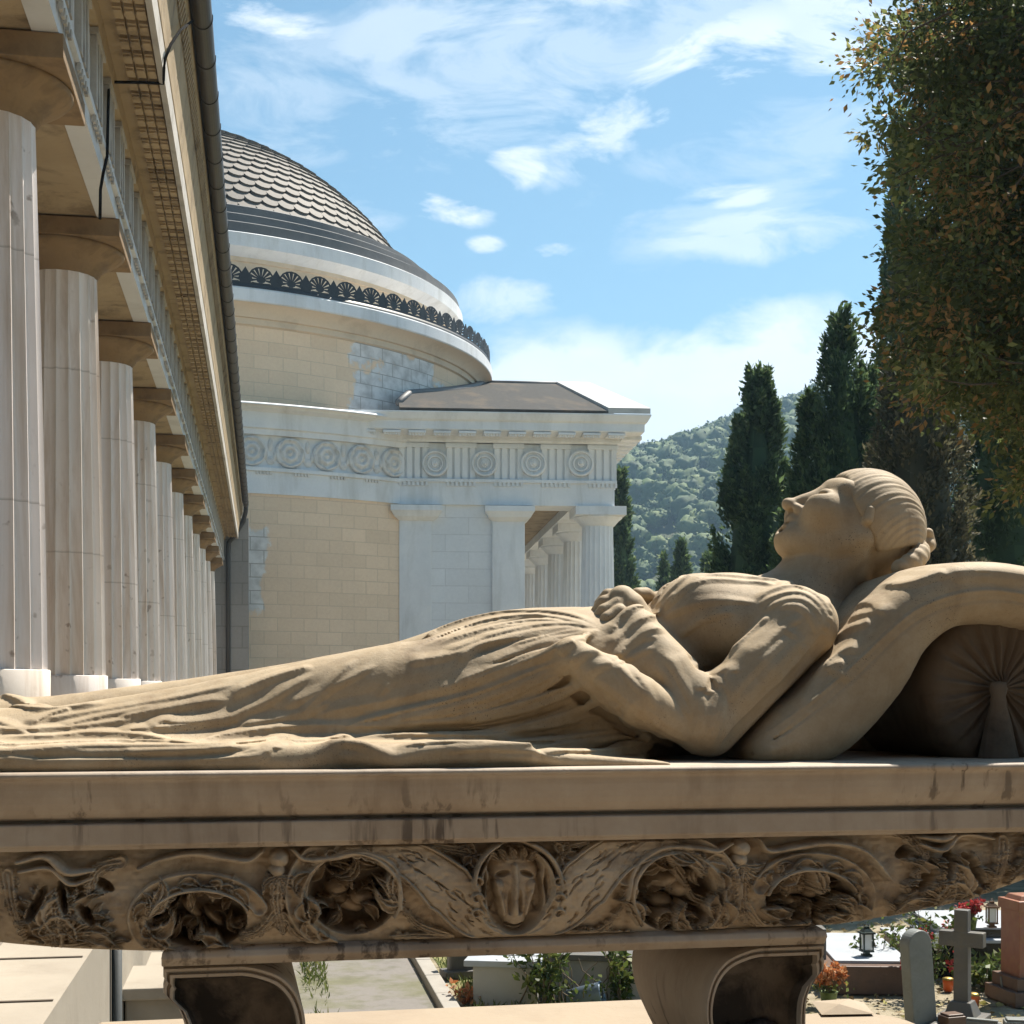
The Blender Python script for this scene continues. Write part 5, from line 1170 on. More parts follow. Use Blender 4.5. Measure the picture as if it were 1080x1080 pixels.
m.add(vs, [(0, 1, 2), (5, 4, 3), (0, 1, 4, 3), (1, 2, 5, 4), (2, 0, 3, 5)]); m.build('pediment', M_marble, temple)
m = MB(); m.tube([(cur[-1][0], Yr, Zr + .1 - TG), (x1 - .2, Yr, Zr + .1 - TG)], .12, 8); m.build('ridge', M_lead, temple)
m = MB(); m.tube([(x, y, rz(y) + .10) for x, y in cur], .15, 8); m.build('flashing', M_lead, temple)
tc0 = column('temple_column', .72, .58, TG, Za, .93, .32, .36, base=.05, rbase=.73, mat=M_marble)
for ch in tc0.children:
    if ch.name.startswith('shaft'): pass
cxl = (tx(612) + tx(655)) / 2
TL = ['nearest marble column of the temple front, at its corner', 'second marble column from the corner of the temple front', 'third marble column from the corner of the temple front', 'fourth marble column from the corner of the temple front', 'fifth marble column from the corner, just past the pilaster', 'farthest marble column of the temple front']
for i in range(6):
    o = tc0 if i == 0 else copy_tree(tc0)
    o.location = T_O + TX * cxl - TN * (.78 + (DEEP - 1.56) / 5 * i); o.rotation_euler = (0, 0, TY); tag(o, TL[i], 'column', 'columns of the temple front')
# ================================================================== ground of the burial court
def ground_mat(name, c1, c2, c3, sc=2.0, fine=26, bumpd=.02):
    m = N(name); v = m.co.outputs['Object']; n1 = m.noise(sc, 6, .65, v); n2 = m.noise(fine, 5, .7, v); n3 = m.noise(sc * 4, 4, .6, v)
    col = m.mix(n2, c1, c2); col = m.mix(m.ramp(n1, [(.45, 0), (.62, .8)]), col, c3); col = m.mix(m.ramp(n3, [(.5, 0), (.75, .4)]), col, tuple(x * .6 for x in c1))
    return m.fin(col, .95, m.bump(n2, .5, bumpd), .1)
M_grav = ground_mat('gravel_and_leaves', (.235, .20, .145), (.34, .295, .215), (.15, .13, .07), 1.3, 34)
M_lawn = ground_mat('court_lawn', (.10, .13, .035), (.17, .19, .06), (.22, .20, .10), 1.1, 30)
M_path = ground_mat('path_paving', (.155, .145, .135), (.21, .195, .18), (.13, .13, .075), 1.2, 22, .01)
def sheet(name, pts, z, mat, kind='structure', sub=0):
    o = mesh_obj(name, [(x, y, z) for x, y in pts], [tuple(range(len(pts)))], mat); tag(o, kind=kind); return o
sheet('ground', [(-900, -300), (900, -300), (900, 1500), (-900, 1500)], GZ - .012, M_grav)
def along(l0, l1, t0, t1): return [tuple(QP(t, -l, 0)[:2]) for t, l in ((t0, l0), (t0, l1), (t1, l1), (t1, l0))]
sheet('lawn', along(1.9, 3.5, 12, 40), GZ - .006, M_lawn); sheet('path', along(.28, 1.62, 4, 46), GZ, M_path)
sheet('lawn', along(3.9, 7.5, 19.5, 40), GZ - .006, M_lawn)
o = MB(); t = 6.0
while t < 44: p = QP(t + .45, -1.72, GZ + .03); o.box((p.x, p.y, p.z), (.16, .88 + rnd.uniform(-.02, .02), .12), RZ); t += .9
ob = o.build('path_kerb', plain('kerb_stone', (.28, .26, .23), .85, .2, 6), bevel=.01); tag(ob, kind='structure')

# ------------------------------------------------------------------ leaf helpers
def leafmat(name, stops, rough=.55, trans=.25):
    m = N(name); at = m.n.new('ShaderNodeAttribute'); at.attribute_name = 'tone'; at.attribute_type = 'GEOMETRY'
    col = m.ramp(at.outputs['Fac'], stops); nz = m.noise(3, 3); col = m.mix(.3, col, m.mix(nz, (.01, .015, .006), (.12, .13, .05)))
    m.fin(col, rough, None, .25)
    if trans:
        tr = m.n.new('ShaderNodeBsdfTranslucent'); m.lk(col, tr.inputs[0]); mx = m.n.new('ShaderNodeMixShader'); mx.inputs[0].default_value = trans
        m.lk(m.bsdf.outputs[0], mx.inputs[1]); m.lk(tr.outputs[0], mx.inputs[2]); m.lk(mx.outputs[0], m.n['Material Output'].inputs[0])
    return m.mat
def leaves(name, C, D_, size, mat, parent=None, tone=None, asp=.45, flat=False, jit=.35, kinds=None):
    "many small leaf faces: centres C, directions D_, size per leaf; pointed quads folded along the rib"
    n = len(C); C = np.asarray(C, float); D_ = np.asarray(D_, float); D_ /= np.linalg.norm(D_, axis=1)[:, None] + 1e-9
    R = nrs.randn(n, 3); Sd = np.cross(D_, R); Sd /= np.linalg.norm(Sd, axis=1)[:, None] + 1e-9; Nn = np.cross(D_, Sd)
    s = (size if np.ndim(size) else np.full(n, size)) * (1 + jit * (nrs.rand(n) - .5) * 2); s = s[:, None]
    a = C; b = C + D_ * s * .45 + Sd * s * asp * .5 + Nn * s * .06; c = C + D_ * s - Nn * s * .08; d = C + D_ * s * .45 - Sd * s * asp * .5 + Nn * s * .06
    V = np.stack([a, b, c, d], 1).reshape(-1, 3); Fq = np.arange(4 * n).reshape(n, 4)
    o = mesh_obj(name, V, Fq, mat, parent, smooth=True); at = o.data.attributes.new('tone', 'FLOAT', 'FACE')
    t = nrs.rand(n) if tone is None else np.clip(tone, 0, 1); at.data.foreach_set('value', t.astype(np.float32)); return o
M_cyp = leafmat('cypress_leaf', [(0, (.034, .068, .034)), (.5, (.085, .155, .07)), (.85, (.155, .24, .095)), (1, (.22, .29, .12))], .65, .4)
M_cypb = leafmat('cypress_brownish_leaf', [(0, (.052, .054, .034)), (.5, (.125, .115, .075)), (.85, (.20, .17, .105)), (1, (.25, .21, .13))], .65, .4)
M_bark = stone('bark', (.10, .075, .05), (.06, .045, .03), 6, None, .4, None, .5, .02, .9, fine=40)
def cypress(loc, h, r, seed, label, n=9000, mat=None, tips=1, dist_=25, group='cypresses', low=.03, lean=0):
    rs = np.random.RandomState(seed); root = empty('cypress', loc); tag(root, label, 'tree', group)
    mat = mat or M_cyp
    def prof(u): return np.clip(np.minimum((u + .02) * 9, 1), 0, 1) ** .6 * (np.clip(1 - u, 0, 1) ** .72) * 1.18
    Cs = []; Ds = []; Tn = []; Sz = []
    for tp in range(tips):
        ox, oy, hh, rr = (0, 0, h, r) if tp == 0 else (r * .34 * (1 if tp % 2 else -1), r * .1, h * (.95 - .05 * tp), r * .75)
        nb = int(150 * hh / 8); ub = rs.rand(nb) ** .9; ab = rs.rand(nb) * 2 * math.pi            # upright sprays
        per = n // tips // nb
        for u, a in zip(ub, ab):
            R = rr * prof(u) * rs.uniform(.78, 1.10); cx, cy, cz = ox + R * math.cos(a) * .82, oy + R * math.sin(a) * .82, low * h + u * hh * (1 - low)
            ln = hh * .10 * rs.uniform(.7, 1.3) * (1 - .45 * u); q = rs.rand(per); wv = rr * (.06 + .17 * prof(u)) * (1 - q) ** .5 + .015
            o3 = rs.randn(per, 3) * wv[:, None] * .55; tdir = np.array((math.cos(a) * .22, math.sin(a) * .22, 1.0))
            P_ = np.array((cx, cy, cz)) + tdir * ((q - .35) * ln)[:, None] + o3
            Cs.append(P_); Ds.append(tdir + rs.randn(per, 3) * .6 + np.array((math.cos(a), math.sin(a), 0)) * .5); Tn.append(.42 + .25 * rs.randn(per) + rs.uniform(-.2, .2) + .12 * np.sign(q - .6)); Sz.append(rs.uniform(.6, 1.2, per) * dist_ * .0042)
        top = np.stack([ox + rs.randn(60) * rr * .05, oy + rs.randn(60) * rr * .05, low * h + hh * (1 - low) * rs.uniform(.90, 1.03, 60)], 1); Cs.append(top); Ds.append(np.array([(0, 0, 1)] * 60) + rs.randn(60, 3) * .25); Tn.append(rs.rand(60)); Sz.append(np.full(60, dist_ * .005))
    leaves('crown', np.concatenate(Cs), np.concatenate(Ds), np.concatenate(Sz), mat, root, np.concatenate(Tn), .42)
    m = MB(); nz = 16; ns = 12; pr = []
    for k in range(nz + 1):
        u = k / nz; pr.append((max(float(r * .66 * prof(np.array(u))), .01), low * h + u * h * .93))
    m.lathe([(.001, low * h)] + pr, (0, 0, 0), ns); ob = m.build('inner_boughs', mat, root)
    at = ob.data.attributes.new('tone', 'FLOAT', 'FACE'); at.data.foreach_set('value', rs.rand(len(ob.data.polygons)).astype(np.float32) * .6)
    m = MB(); m.tube([(0, 0, -.1), (0, 0, low * h + .2), (0, 0, h * .6)], [r * .16, r * .12, r * .03], 10); m.build('trunk', M_bark, root)
    return root
def cyp_px(pxc, ytop, pw, dist, *a, **k):
    "a cypress whose tip shows at (pxc,ytop) and whose width is pw photo pixels, standing on the court at distance dist"
    b = P3(pxc, HY, dist); h = (HY - ytop) / F * dist - GZ
    return cypress((b.x, b.y, GZ), h, pw / 2 / F * dist * 2.05, *a, dist_=dist, **k)
cyp_px(799, 398, 72, 30, 3, 'narrow dark cypress with a pointed tip standing apart before the wooded hill', n=52000)
cyp_px(888, 342, 88, 26, 4, 'broad twin-tipped cypress just left of the leafy overhanging tree', n=70000, tips=3)
cyp_px(968, 250, 84, 22, 5, 'brownish cypress rising behind the head of the statue, under the overhanging leaves', n=60000, mat=M_cypb)
cyp_px(1058, 300, 78, 24, 6, 'green cypress at the right photo edge behind the cushion', n=52000)
cyp_px(952, 140, 40, 34, 7, 'tall slim cypress half hidden behind the overhanging tree', n=36000)
cyp_px(655, 505, 22, 60, 8, 'slim cypress touching the corner column of the temple', n=9000)
cyp_px(718, 576, 20, 62, 9, 'small cypress peeping over the breast of the statue', n=6000)
cyp_px(700, 592, 12, 70, 10, 'tiniest far cypress left of the small one over the breast', n=4000)
cyp_px(748, 590, 24, 66, 11, 'low far cypress close against the narrow dark cypress', n=5000)

# ------------------------------------------------------------------ the leafy tree reaching in from the right
tree = empty('leafy_tree', P3(1290, HY, 9.5) + Vector((0, 0, GZ))); tag(tree, 'large tree with green and rusty brown leaves overhanging at upper right', 'tree'); TL0 = tree.location.copy()
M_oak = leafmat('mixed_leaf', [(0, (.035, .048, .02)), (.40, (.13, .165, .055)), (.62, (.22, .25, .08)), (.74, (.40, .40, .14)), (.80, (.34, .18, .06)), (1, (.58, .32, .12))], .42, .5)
edge_l = [(-60, 960), (0, 985), (20, 935), (38, 905), (70, 908), (95, 945), (130, 918), (160, 938), (190, 922), (215, 950), (245, 936), (285, 948), (310, 938), (340, 922), (365, 942), (395, 930), (415, 950), (425, 1000), (440, 1022), (455, 1045), (480, 1062), (515, 1078), (530, 1150)]
ye = np.array([q[0] for q in edge_l], float); xe = np.array([q[1] for q in edge_l], float)
rs = np.random.RandomState(77); Cs = []; Ds = []; Tn = []; Sz = []; tw = MB(); cl = []
while len(cl) < 1500:
    y = rs.uniform(-110, 540); x = rs.uniform(890, 1230); xl = np.interp(y, ye, xe) + 20 * math.sin(y * .05 + .6) * math.sin(y * .021) + 12 * math.sin(y * .13) + 8 * math.sin(y * .29 + 1)
    if x < xl + rs.uniform(-4, 22): continue
    if x < xl + 60 and rs.rand() < .45 + .25 * math.sin(y * .16 + 2): continue
    dd = rs.uniform(8.4, 11.2)
    
    cl.append((x, y, dd))
for (x, y, dd) in cl:
    c = np.array(P3(x, y, dd)); k = rs.randint(60, 105); rusty = rs.rand() < .36; rad = rs.uniform(.05, .13)
    o3 = rs.randn(k, 3) * rad * np.array((1, 1, .8)); Cs.append(c + o3); Ds.append(o3 / rad * .8 + np.array((-.25, 0, -.35)) + rs.randn(k, 3) * .6)
    base = rs.uniform(.05, .62); t = base + rs.randn(k) * .12
    if rusty: t[rs.rand(k) < .42] = rs.uniform(.80, 1.0)
    if rs.rand() < .12: t = np.clip(t + .22, 0, .76)
    Tn.append(t); Sz.append(np.full(k, rs.uniform(.036, .056)))
    if rs.rand() < .5:
        e = c + np.array((rs.uniform(.2, .5), rs.uniform(-.1, .2), rs.uniform(-.1, .35))); mid = (c + e) / 2 + rs.randn(3) * .04; tw.tube([Vector(e) - TL0, Vector(mid) - TL0, Vector(c) - TL0], [.009, .006, .003], 5, cap=False)
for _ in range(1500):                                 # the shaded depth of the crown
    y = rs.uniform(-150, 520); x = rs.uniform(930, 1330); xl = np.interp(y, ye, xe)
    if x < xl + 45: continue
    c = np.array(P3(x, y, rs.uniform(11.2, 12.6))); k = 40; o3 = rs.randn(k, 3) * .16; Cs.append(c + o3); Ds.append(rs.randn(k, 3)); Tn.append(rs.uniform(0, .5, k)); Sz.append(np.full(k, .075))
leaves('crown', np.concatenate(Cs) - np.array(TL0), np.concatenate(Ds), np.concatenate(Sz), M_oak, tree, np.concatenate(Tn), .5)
tw.build('twigs', M_bark, tree)
m = MB(); b0 = Vector((0, 0, -.1)); m.tube([b0, (.05, 0, 1.5), (-.05, .1, 3.2), (-.1, 0, 5.0), (-.2, .1, 7.2)], [.34, .27, .23, .17, .08], 14); m.build('trunk', M_bark, tree)
m = MB()
for (h0, x, y) in ((3.4, 1010, 330), (3.9, 985, 240), (4.6, 960, 120), (5.2, 975, 50), (3.0, 1060, 430), (5.6, 1040, -40)):
    e = P3(x, y, 9.6) - TL0; s = Vector((-.06, .05, h0)); mid = s.lerp(e, .55) + Vector((0, 0, .18)); m.tube([s, s.lerp(mid, .5) + Vector((0, 0, .1)), mid, e], [.10, .07, .045, .012], 8)
m.build('limbs', M_bark, tree)

# ------------------------------------------------------------------ wooded hill far behind
hillp = [(-900, 640), (300, 560), (560, 515), (640, 490), (662, 484), (700, 470), (730, 461), (765, 450), (800, 443), (830, 432), (870, 418), (940, 395), (1100, 350), (1500, 300), (2100, 260)]
HX = np.array([q[0] for q in hillp], float); HYp = np.array([q[1] for q in hillp], float); HD = 520.0
def hill_z(x, y):
    pxv = CX + F * x / HD; ridge = (HY - np.interp(pxv, HX, HYp)) / F * HD; t = np.clip((y - 250) / (HD - 250), 0, 1.25)
    s = np.where(t < 1, np.sin(t * math.pi / 2) ** 1.1, 1 - (t - 1) * .4); return GZ - 4 + (ridge + 1 - GZ) * s + 2.2 * np.sin(x * .035 + y * .02) * t
gx_, gy_ = np.meshgrid(np.linspace(-420, 560, 110), np.linspace(250, 660, 60), indexing='ij'); gz_ = hill_z(gx_, gy_) - 2.5
ii = np.arange(110 * 60).reshape(110, 60); Fq = np.stack([ii[:-1, :-1], ii[1:, :-1], ii[1:, 1:], ii[:-1, 1:]], -1).reshape(-1, 4)
o = mesh_obj('hill', np.stack([gx_, gy_, gz_], -1).reshape(-1, 3), Fq, plain('hill_soil', (.05, .06, .025), .95), None, True); tag(o, kind='structure')
gz2 = hill_z(gx_, gy_) * 0 + 0; pxf = CX + F * gx_ / 900.0
far = [(-900, 560), (400, 520), (600, 490), (650, 483), (700, 486), (900, 500), (2100, 520)]
FX = np.array([q[0] for q in far], float); FYp = np.array([q[1] for q in far], float); DF = 1400.0
xs_ = np.linspace(-1300, 1500, 120); ys_ = np.linspace(700, 1500, 30); gx2, gy2 = np.meshgrid(xs_, ys_, indexing='ij'); rz_ = (HY - np.interp(CX + F * gx2 / DF, FX, FYp)) / F * DF
gz2 = GZ - 4 + (rz_ - GZ) * np.clip((gy2 - 700) / 700, 0, 1) ** .8 + 3 * np.sin(gx2 * .02) + 3 * np.sin(gy2 * .03 + gx2 * .011)
jj = np.arange(120 * 30).reshape(120, 30); Fq2 = np.stack([jj[:-1, :-1], jj[1:, :-1], jj[1:, 1:], jj[:-1, 1:]], -1).reshape(-1, 4)
o = mesh_obj('far_hill', np.stack([gx2, gy2, gz2], -1).reshape(-1, 3), Fq2, plain('far_wood', (.045, .06, .025), .95, .4, .05), None, True); tag(o, kind='structure')
# crowns of the wood: lumpy little domes with leaf-sized facets
ico = bmesh.new(); bmesh.ops.create_icosphere(ico, subdivisions=3, radius=1.0); iv = np.array([v.co[:] for v in ico.verts]); ifc = np.array([[v.index for v in f.verts] for f in ico.faces]); ico.free()
rs = np.random.RandomState(12); Vs = []; Fs = []; Ts = []; nV_ = 0
def place(n, x0, x1, y0, y1, rmin, rmax):
    global nV_
    for _ in range(n):
        x, y = rs.uniform(x0, x1), rs.uniform(y0, y1); z = float(hill_z(np.array(x), np.array(y))); r = rs.uniform(rmin, rmax)
        nzv = 1 + .13 * np.sin(iv @ rs.randn(3) * 4 + rs.rand() * 6) + .10 * np.sin(iv @ rs.randn(3) * 8 + 2) + .10 * rs.randn(len(iv))
        Vs.append(iv * nzv[:, None] * r * np.array((1, 1, rs.uniform(.7, 1.05))) + np.array((x, y, z + r * .15))); Fs.append(ifc + nV_); nV_ += len(iv)
        t = rs.uniform(.1, .9) if rs.rand() < .8 else rs.uniform(.75, 1.0); Ts.append(np.clip(t + rs.randn(len(ifc)) * .08, 0, 1))
place(1500, -30, 170, 270, 540, 1.7, 4.0); place(650, 30, 150, 460, 545, 1.6, 3.8); place(90, -20, 160, 300, 530, 4, 5.5); place(260, -330, -30, 300, 540, 4, 7); place(260, 170, 420, 300, 540, 4, 7)
M_wood = leafmat('wood_leaf', [(0, (.024, .050, .022)), (.45, (.048, .090, .030)), (.8, (.075, .12, .038)), (1, (.115, .155, .045))], .8, 0)
LC = []; LD = []; LT = []
for V_c, T_c in zip(Vs, Ts):
    ctr = V_c.mean(0)
    if not (-20 < ctr[0] < 165): continue
    k = 55; q = V_c[rs.randint(0, len(V_c), k)]; LC.append(ctr + (q - ctr) * rs.uniform(.93, 1.10, k)[:, None]); LD.append((q - ctr) + rs.randn(k, 3) * 3); LT.append(np.clip(T_c.mean() + rs.randn(k) * .16, 0, 1))
o = mesh_obj('hill_forest', np.concatenate(Vs), np.concatenate(Fs), M_wood); at = o.data.attributes.new('tone', 'FLOAT', 'FACE'); at.data.foreach_set('value', np.concatenate(Ts).astype(np.float32)); tag(o, 'dense green wood covering the far hillside behind the cypresses', 'forest', kind='stuff')
leaves('foliage', np.concatenate(LC), np.concatenate(LD), .95, M_wood, o, np.concatenate(LT), .7)
# ------------------------------------------------------------------ the air
hz = MB(); hz.box((80, 640, 90), (2600, 1800, 196)); ob = hz.build('haze', None) if False else None
hm = bpy.data.materials.new('haze'); hm.use_nodes = True; hn = hm.node_tree; hn.nodes.remove(hn.nodes['Principled BSDF']); pv = hn.nodes.new('ShaderNodeVolumePrincipled'); pv.inputs['Density'].default_value = .0004; pv.inputs['Color'].default_value = (.48, .74, 1, 1); pv.inputs['Anisotropy'].default_value = .3; hn.links.new(pv.outputs[0], hn.nodes['Material Output'].inputs['Volume'])
hz = MB(); hz.box((100, 640, 132), (2700, 1840, 272)); o = hz.build('haze', hm); tag(o, 'thin bluish air over the whole scene', 'haze', kind='stuff')

# ------------------------------------------------------------------ plants
M_shr = leafmat('shrub_leaf', [(0, (.03, .06, .012)), (.5, (.08, .13, .025)), (.85, (.16, .20, .045)), (1, (.26, .26, .07))], .5, .35)
M_red = plain('red_petal', (.55, .03, .05), .5, .3, 30); M_orange = leafmat('orange_petal', [(0, (.45, .10, .03)), (.5, (.70, .27, .10)), (1, (.80, .52, .30))], .6, .3)
M_twig = plain('dry_twig', (.16, .12, .08), .9)
def shrub(p, w, h, n, seed, label, size=.06, mat=None, name='shrub', stems=9, group=None, cat='shrub'):
    rs = np.random.RandomState(seed); root = empty(name, p); tag(root, label, cat, group); m = MB(); Cs = []; Ds = []
    for s in range(stems):
        a = rs.rand() * 6.28; e = np.array((math.cos(a) * w * .5 * rs.uniform(.3, 1), math.sin(a) * w * .35 * rs.uniform(.3, 1), h * rs.uniform(.6, 1.05))); q = np.array((e[0] * .35, e[1] * .35, e[2] * .5))
        m.tube([(0, 0, -.02), tuple(q), tuple(e)], [.010, .007, .003], 5, cap=False); k = n // stems; t = rs.uniform(.25, 1.0, k)
        B = np.where(t[:, None] < .5, q * (t / .5)[:, None], q + (e - q) * ((t - .5) / .5)[:, None]); Cs.append(B + rs.randn(k, 3) * w * .05); Ds.append(rs.randn(k, 3) + np.array((0, 0, .25)) + B * .3)
    m.build('stems', M_twig, root); leaves('foliage', np.concatenate(Cs), np.concatenate(Ds), size, mat or M_shr, root, None, .5); return root
def gpt(px, py): return PG(px, py, GZ)
shrub(gpt(572, 1066), .80, .75, 420, 21, 'yellow-green shrub by the slate-topped box grave', .085)
shrub(gpt(655, 1062), .55, .62, 300, 22, 'yellow-green shrub beside the right scroll foot of the sarcophagus', .085)
shrub(gpt(615, 1066), .9, .30, 160, 25, 'low straggly weeds in front of the pale box grave', .06)
shrub(gpt(930, 1030), .6, .55, 260, 23, 'leafy green bush behind the leaning rounded gravestone', .07)
shrub(gpt(975, 1050), 1.0, .95, 520, 24, 'tall flowering bush between the gravestone and the granite cross', .07)
shrub(gpt(1040, 1042), 1.0, .30, 420, 26, 'low grassy clump in front of the black tomb', .09)
shrub(gpt(495, 1060), .5, .16, 160, 27, 'short dry weeds at the edge of the lawn', .07, mat=M_orange)
M_gr = leafmat('grass_blade', [(0, (.07, .11, .02)), (.6, (.15, .19, .05)), (1, (.28, .28, .10))], .7, .3)
rs = np.random.RandomState(5); n = 9000; tt_ = rs.uniform(12, 22, n); ll = np.where(rs.rand(n) < .26, rs.uniform(.40, .66, n), rs.uniform(1.9, 3.5, n)); keep = (ll > 1) | (np.sin(tt_ * 2.1) + rs.randn(n) * .6 > 0); tt_, ll = tt_[keep], ll[keep]; n = len(ll)
C_ = np.stack([CD.x * tt_ + CP.x * ll, CD.y * tt_ + CP.y * ll, np.full(n, GZ - .01)], 1)
o = leaves('grass', C_, np.stack([rs.randn(n) * .5, rs.randn(n) * .5, np.full(n, 1.0)], 1), rs.uniform(.05, .13, n), M_gr, None, None, .16); tag(o, 'sunlit grass beside the path', 'grass', kind='stuff')
n = 5000; xg = rs.uniform(1.6, 9, n); yg = rs.uniform(10, 19, n); C_ = np.stack([xg, yg, np.full(n, GZ + .004)], 1)
o = leaves('fallen_leaves', C_, np.stack([rs.randn(n), rs.randn(n), rs.rand(n) * .25], 1), rs.uniform(.03, .09, n), leafmat('dry_leaf', [(0, (.16, .09, .04)), (.4, (.42, .33, .19)), (.75, (.60, .53, .38)), (1, (.48, .44, .10))], .8, .2), None, None, .55); tag(o, 'dry leaves strewn over the gravel', 'leaves', kind='stuff')

# ------------------------------------------------------------------ graves
M_gran = stone('grey_granite', (.20, .21, .20), (.14, .15, .145), 5, (.10, .11, .09), .4, (.35, .35, .34), .15, .003, .55, fine=120)
M_grand = stone('dark_weathered_granite', (.13, .125, .115), (.09, .085, .08), 4, (.18, .15, .10), .5, (.25, .24, .23), .15, .003, .5, fine=120)
M_black = plain('black_polished_granite', (.010, .010, .011), .22, .3, 40)
M_brown = stone('brown_granite', (.14, .085, .06), (.09, .055, .04), 7, (.05, .035, .03), .5, (.24, .18, .14), .12, .003, .45, fine=150)
M_redg = stone('red_granite', (.33, .15, .095), (.24, .10, .065), 9, (.30, .19, .08), .5, (.12, .06, .045), .1, .003, .4, fine=160)
M_pale = stone('pale_grave_stone', (.47, .45, .41), (.38, .36, .33), 2, (.22, .21, .17), .6, None, .2, .01, .85, fine=30)
M_bronze = plain('dark_bronze', (.035, .05, .045), .4, .4, 30, .6); M_glass = N('lantern_glass').fin((.75, .80, .80), .08, None, .5)
M_slab_w = stone('white_slab_and_lit_top', (.40, .425, .46), (.33, .355, .39), 3, (.30, .31, .30), .4, None, .1, .004, .45, fine=60)
def box_thing(name, label, cat, p, d, rz, mat, parts=(), group=None, bevel=.01):
    r = empty(name, p, math.radians(rz)); tag(r, label, cat, group); return r
# box grave with slate lid, beyond the lawn
p = gpt(535, 1058); g = box_thing('box_grave', 'pale stone box grave with a slate lid next to the shrub', 'grave', p, None, -8, None)
m = MB(); m.box((0, .5, .19), (.62, 1.3, .38)); m.build('body', M_pale, g, bevel=.01); m = MB(); m.box((-.02, .5, .41), (.74, 1.42, .06)); m.build('lid', M_slab_w, g, bevel=.008)
m = MB()
for k in range(4): m.box((-.02, .1 + k * .28, .443), (.66, .012, .006))
m.build('lid_grooves', M_grand, g)
p = gpt(640, 1056); g = box_thing('box_grave', 'plain grey box grave partly hidden by shrubs and the blue bucket', 'grave', p, None, -8, None)
m = MB(); m.box((0, .6, .20), (1.05, 1.3, .40)); m.build('body', M_pale, g, bevel=.01); m = MB(); m.box((0, .6, .43), (1.14, 1.4, .06)); m.build('lid', M_grand, g, bevel=.008)
p = gpt(487, 1030); g = box_thing('headstone', 'short dark headstone at the far edge of the sunlit lawn', 'gravestone', p, None, 20, None)
m = MB(); m.box((0, 0, .25), (.30, .12, .5)); m.build('stone', M_grand, g, bevel=.02); m = MB(); m.box((0, 0, .04), (.42, .26, .08)); m.build('base', M_grand, g, bevel=.01)
p = gpt(617, 1066); g = box_thing('bucket', 'blue-grey metal bucket lying by the box grave', 'bucket', p, None, 0, None); g.location.z += .12
m = MB(); vs = []; pr = [(.001, -.16), (.105, -.16), (.125, .15), (.132, .16), (.132, .172), (.122, .172), (.115, .15), (.096, -.14), (.001, -.14)]
m.lathe(pr, n=28); ob = m.build('bucket_body', plain('blue_zinc', (.16, .21, .27), .4, .3, 12, .3), g); ob.rotation_euler = (0, math.radians(78), math.radians(-12))
m = MB(); m.tube([(.16, .12 * math.cos(a), .12 * math.sin(a) + .02) for a in np.linspace(0, math.pi, 12)], .005, 6); m.build('handle', M_iron, g)
m = MB()
for k in range(14):                                  # bare twigs round the bucket
    a = rnd.uniform(-.6, .6); s = Vector((rnd.uniform(-.6, .3), rnd.uniform(-.1, .2), 0)); pts = [s]
    for j in range(5): pts.append(pts[-1] + Vector((a * .12 + rnd.uniform(-.06, .06), rnd.uniform(-.03, .03), .13 - .02 * j)))
    m.tube(pts, [.008, .007, .006, .005, .004, .003], 5, cap=False)
g2 = empty('dry_bush', gpt(612, 1062)); tag(g2, 'bare twiggy bush around the blue-grey bucket', 'shrub'); m.build('twigs', M_twig, g2)
# lantern grave
p = gpt(914, 1046); g = box_thing('raised_grave', 'raised brown granite grave with a white slab under the dark lantern', 'grave', p, None, -3, None)
m = MB(); m.box((0, .8, .14), (.86, 1.9, .28)); m.build('body', M_brown, g, bevel=.01); m = MB(); m.box((.06, .85, .295), (.74, 1.7, .03)); m.build('slab', M_slab_w, g, bevel=.005); m = MB(); m.box((-.40, 1.2, .36), (.07, 2.0, .46)); m.build('side_block', M_grand, g, bevel=.01)
def lantern(p, s, label, mat=None, rz=10):
    mat = mat or M_bronze; r = empty('grave_lantern', p, math.radians(rz)); tag(r, label, 'lantern', 'grave lanterns'); a = s
    m = MB(); m.box((0, 0, .02 * a), (.20 * a, .20 * a, .04 * a)); m.box((0, 0, .06 * a), (.12 * a, .12 * a, .05 * a)); m.box((0, 0, .11 * a), (.26 * a, .26 * a, .04 * a)); m.build('base', mat, r, bevel=.004)
    m = MB()
    for x in (-1, 1):
        for y in (-1, 1): m.box((x * .105 * a, y * .105 * a, .31 * a), (.03 * a, .03 * a, .36 * a))
    m.build('frame', mat, r); m = MB(); m.box((0, 0, .31 * a), (.17 * a, .17 * a, .35 * a)); m.build('glass', M_glass, r)
    m = MB(); m.box((0, 0, .51 * a), (.30 * a, .30 * a, .04 * a)); m.box((0, 0, .565 * a), (.24 * a, .24 * a, .07 * a), taper=.6); m.box((0, 0, .62 * a), (.10 * a, .10 * a, .06 * a)); m.tube([(.05 * a * math.cos(q), 0, .66 * a + .05 * a * math.sin(q)) for q in np.linspace(0, math.pi, 9)], .008 * a, 6); m.build('roof', mat, r); return r
lp = P3(914, 1008, 0); yy = -(GZ + .31) * F / (1008 - HY); lantern(P3(914, 1008, yy), .46, 'dark square lantern standing on the white slab of the raised grave')
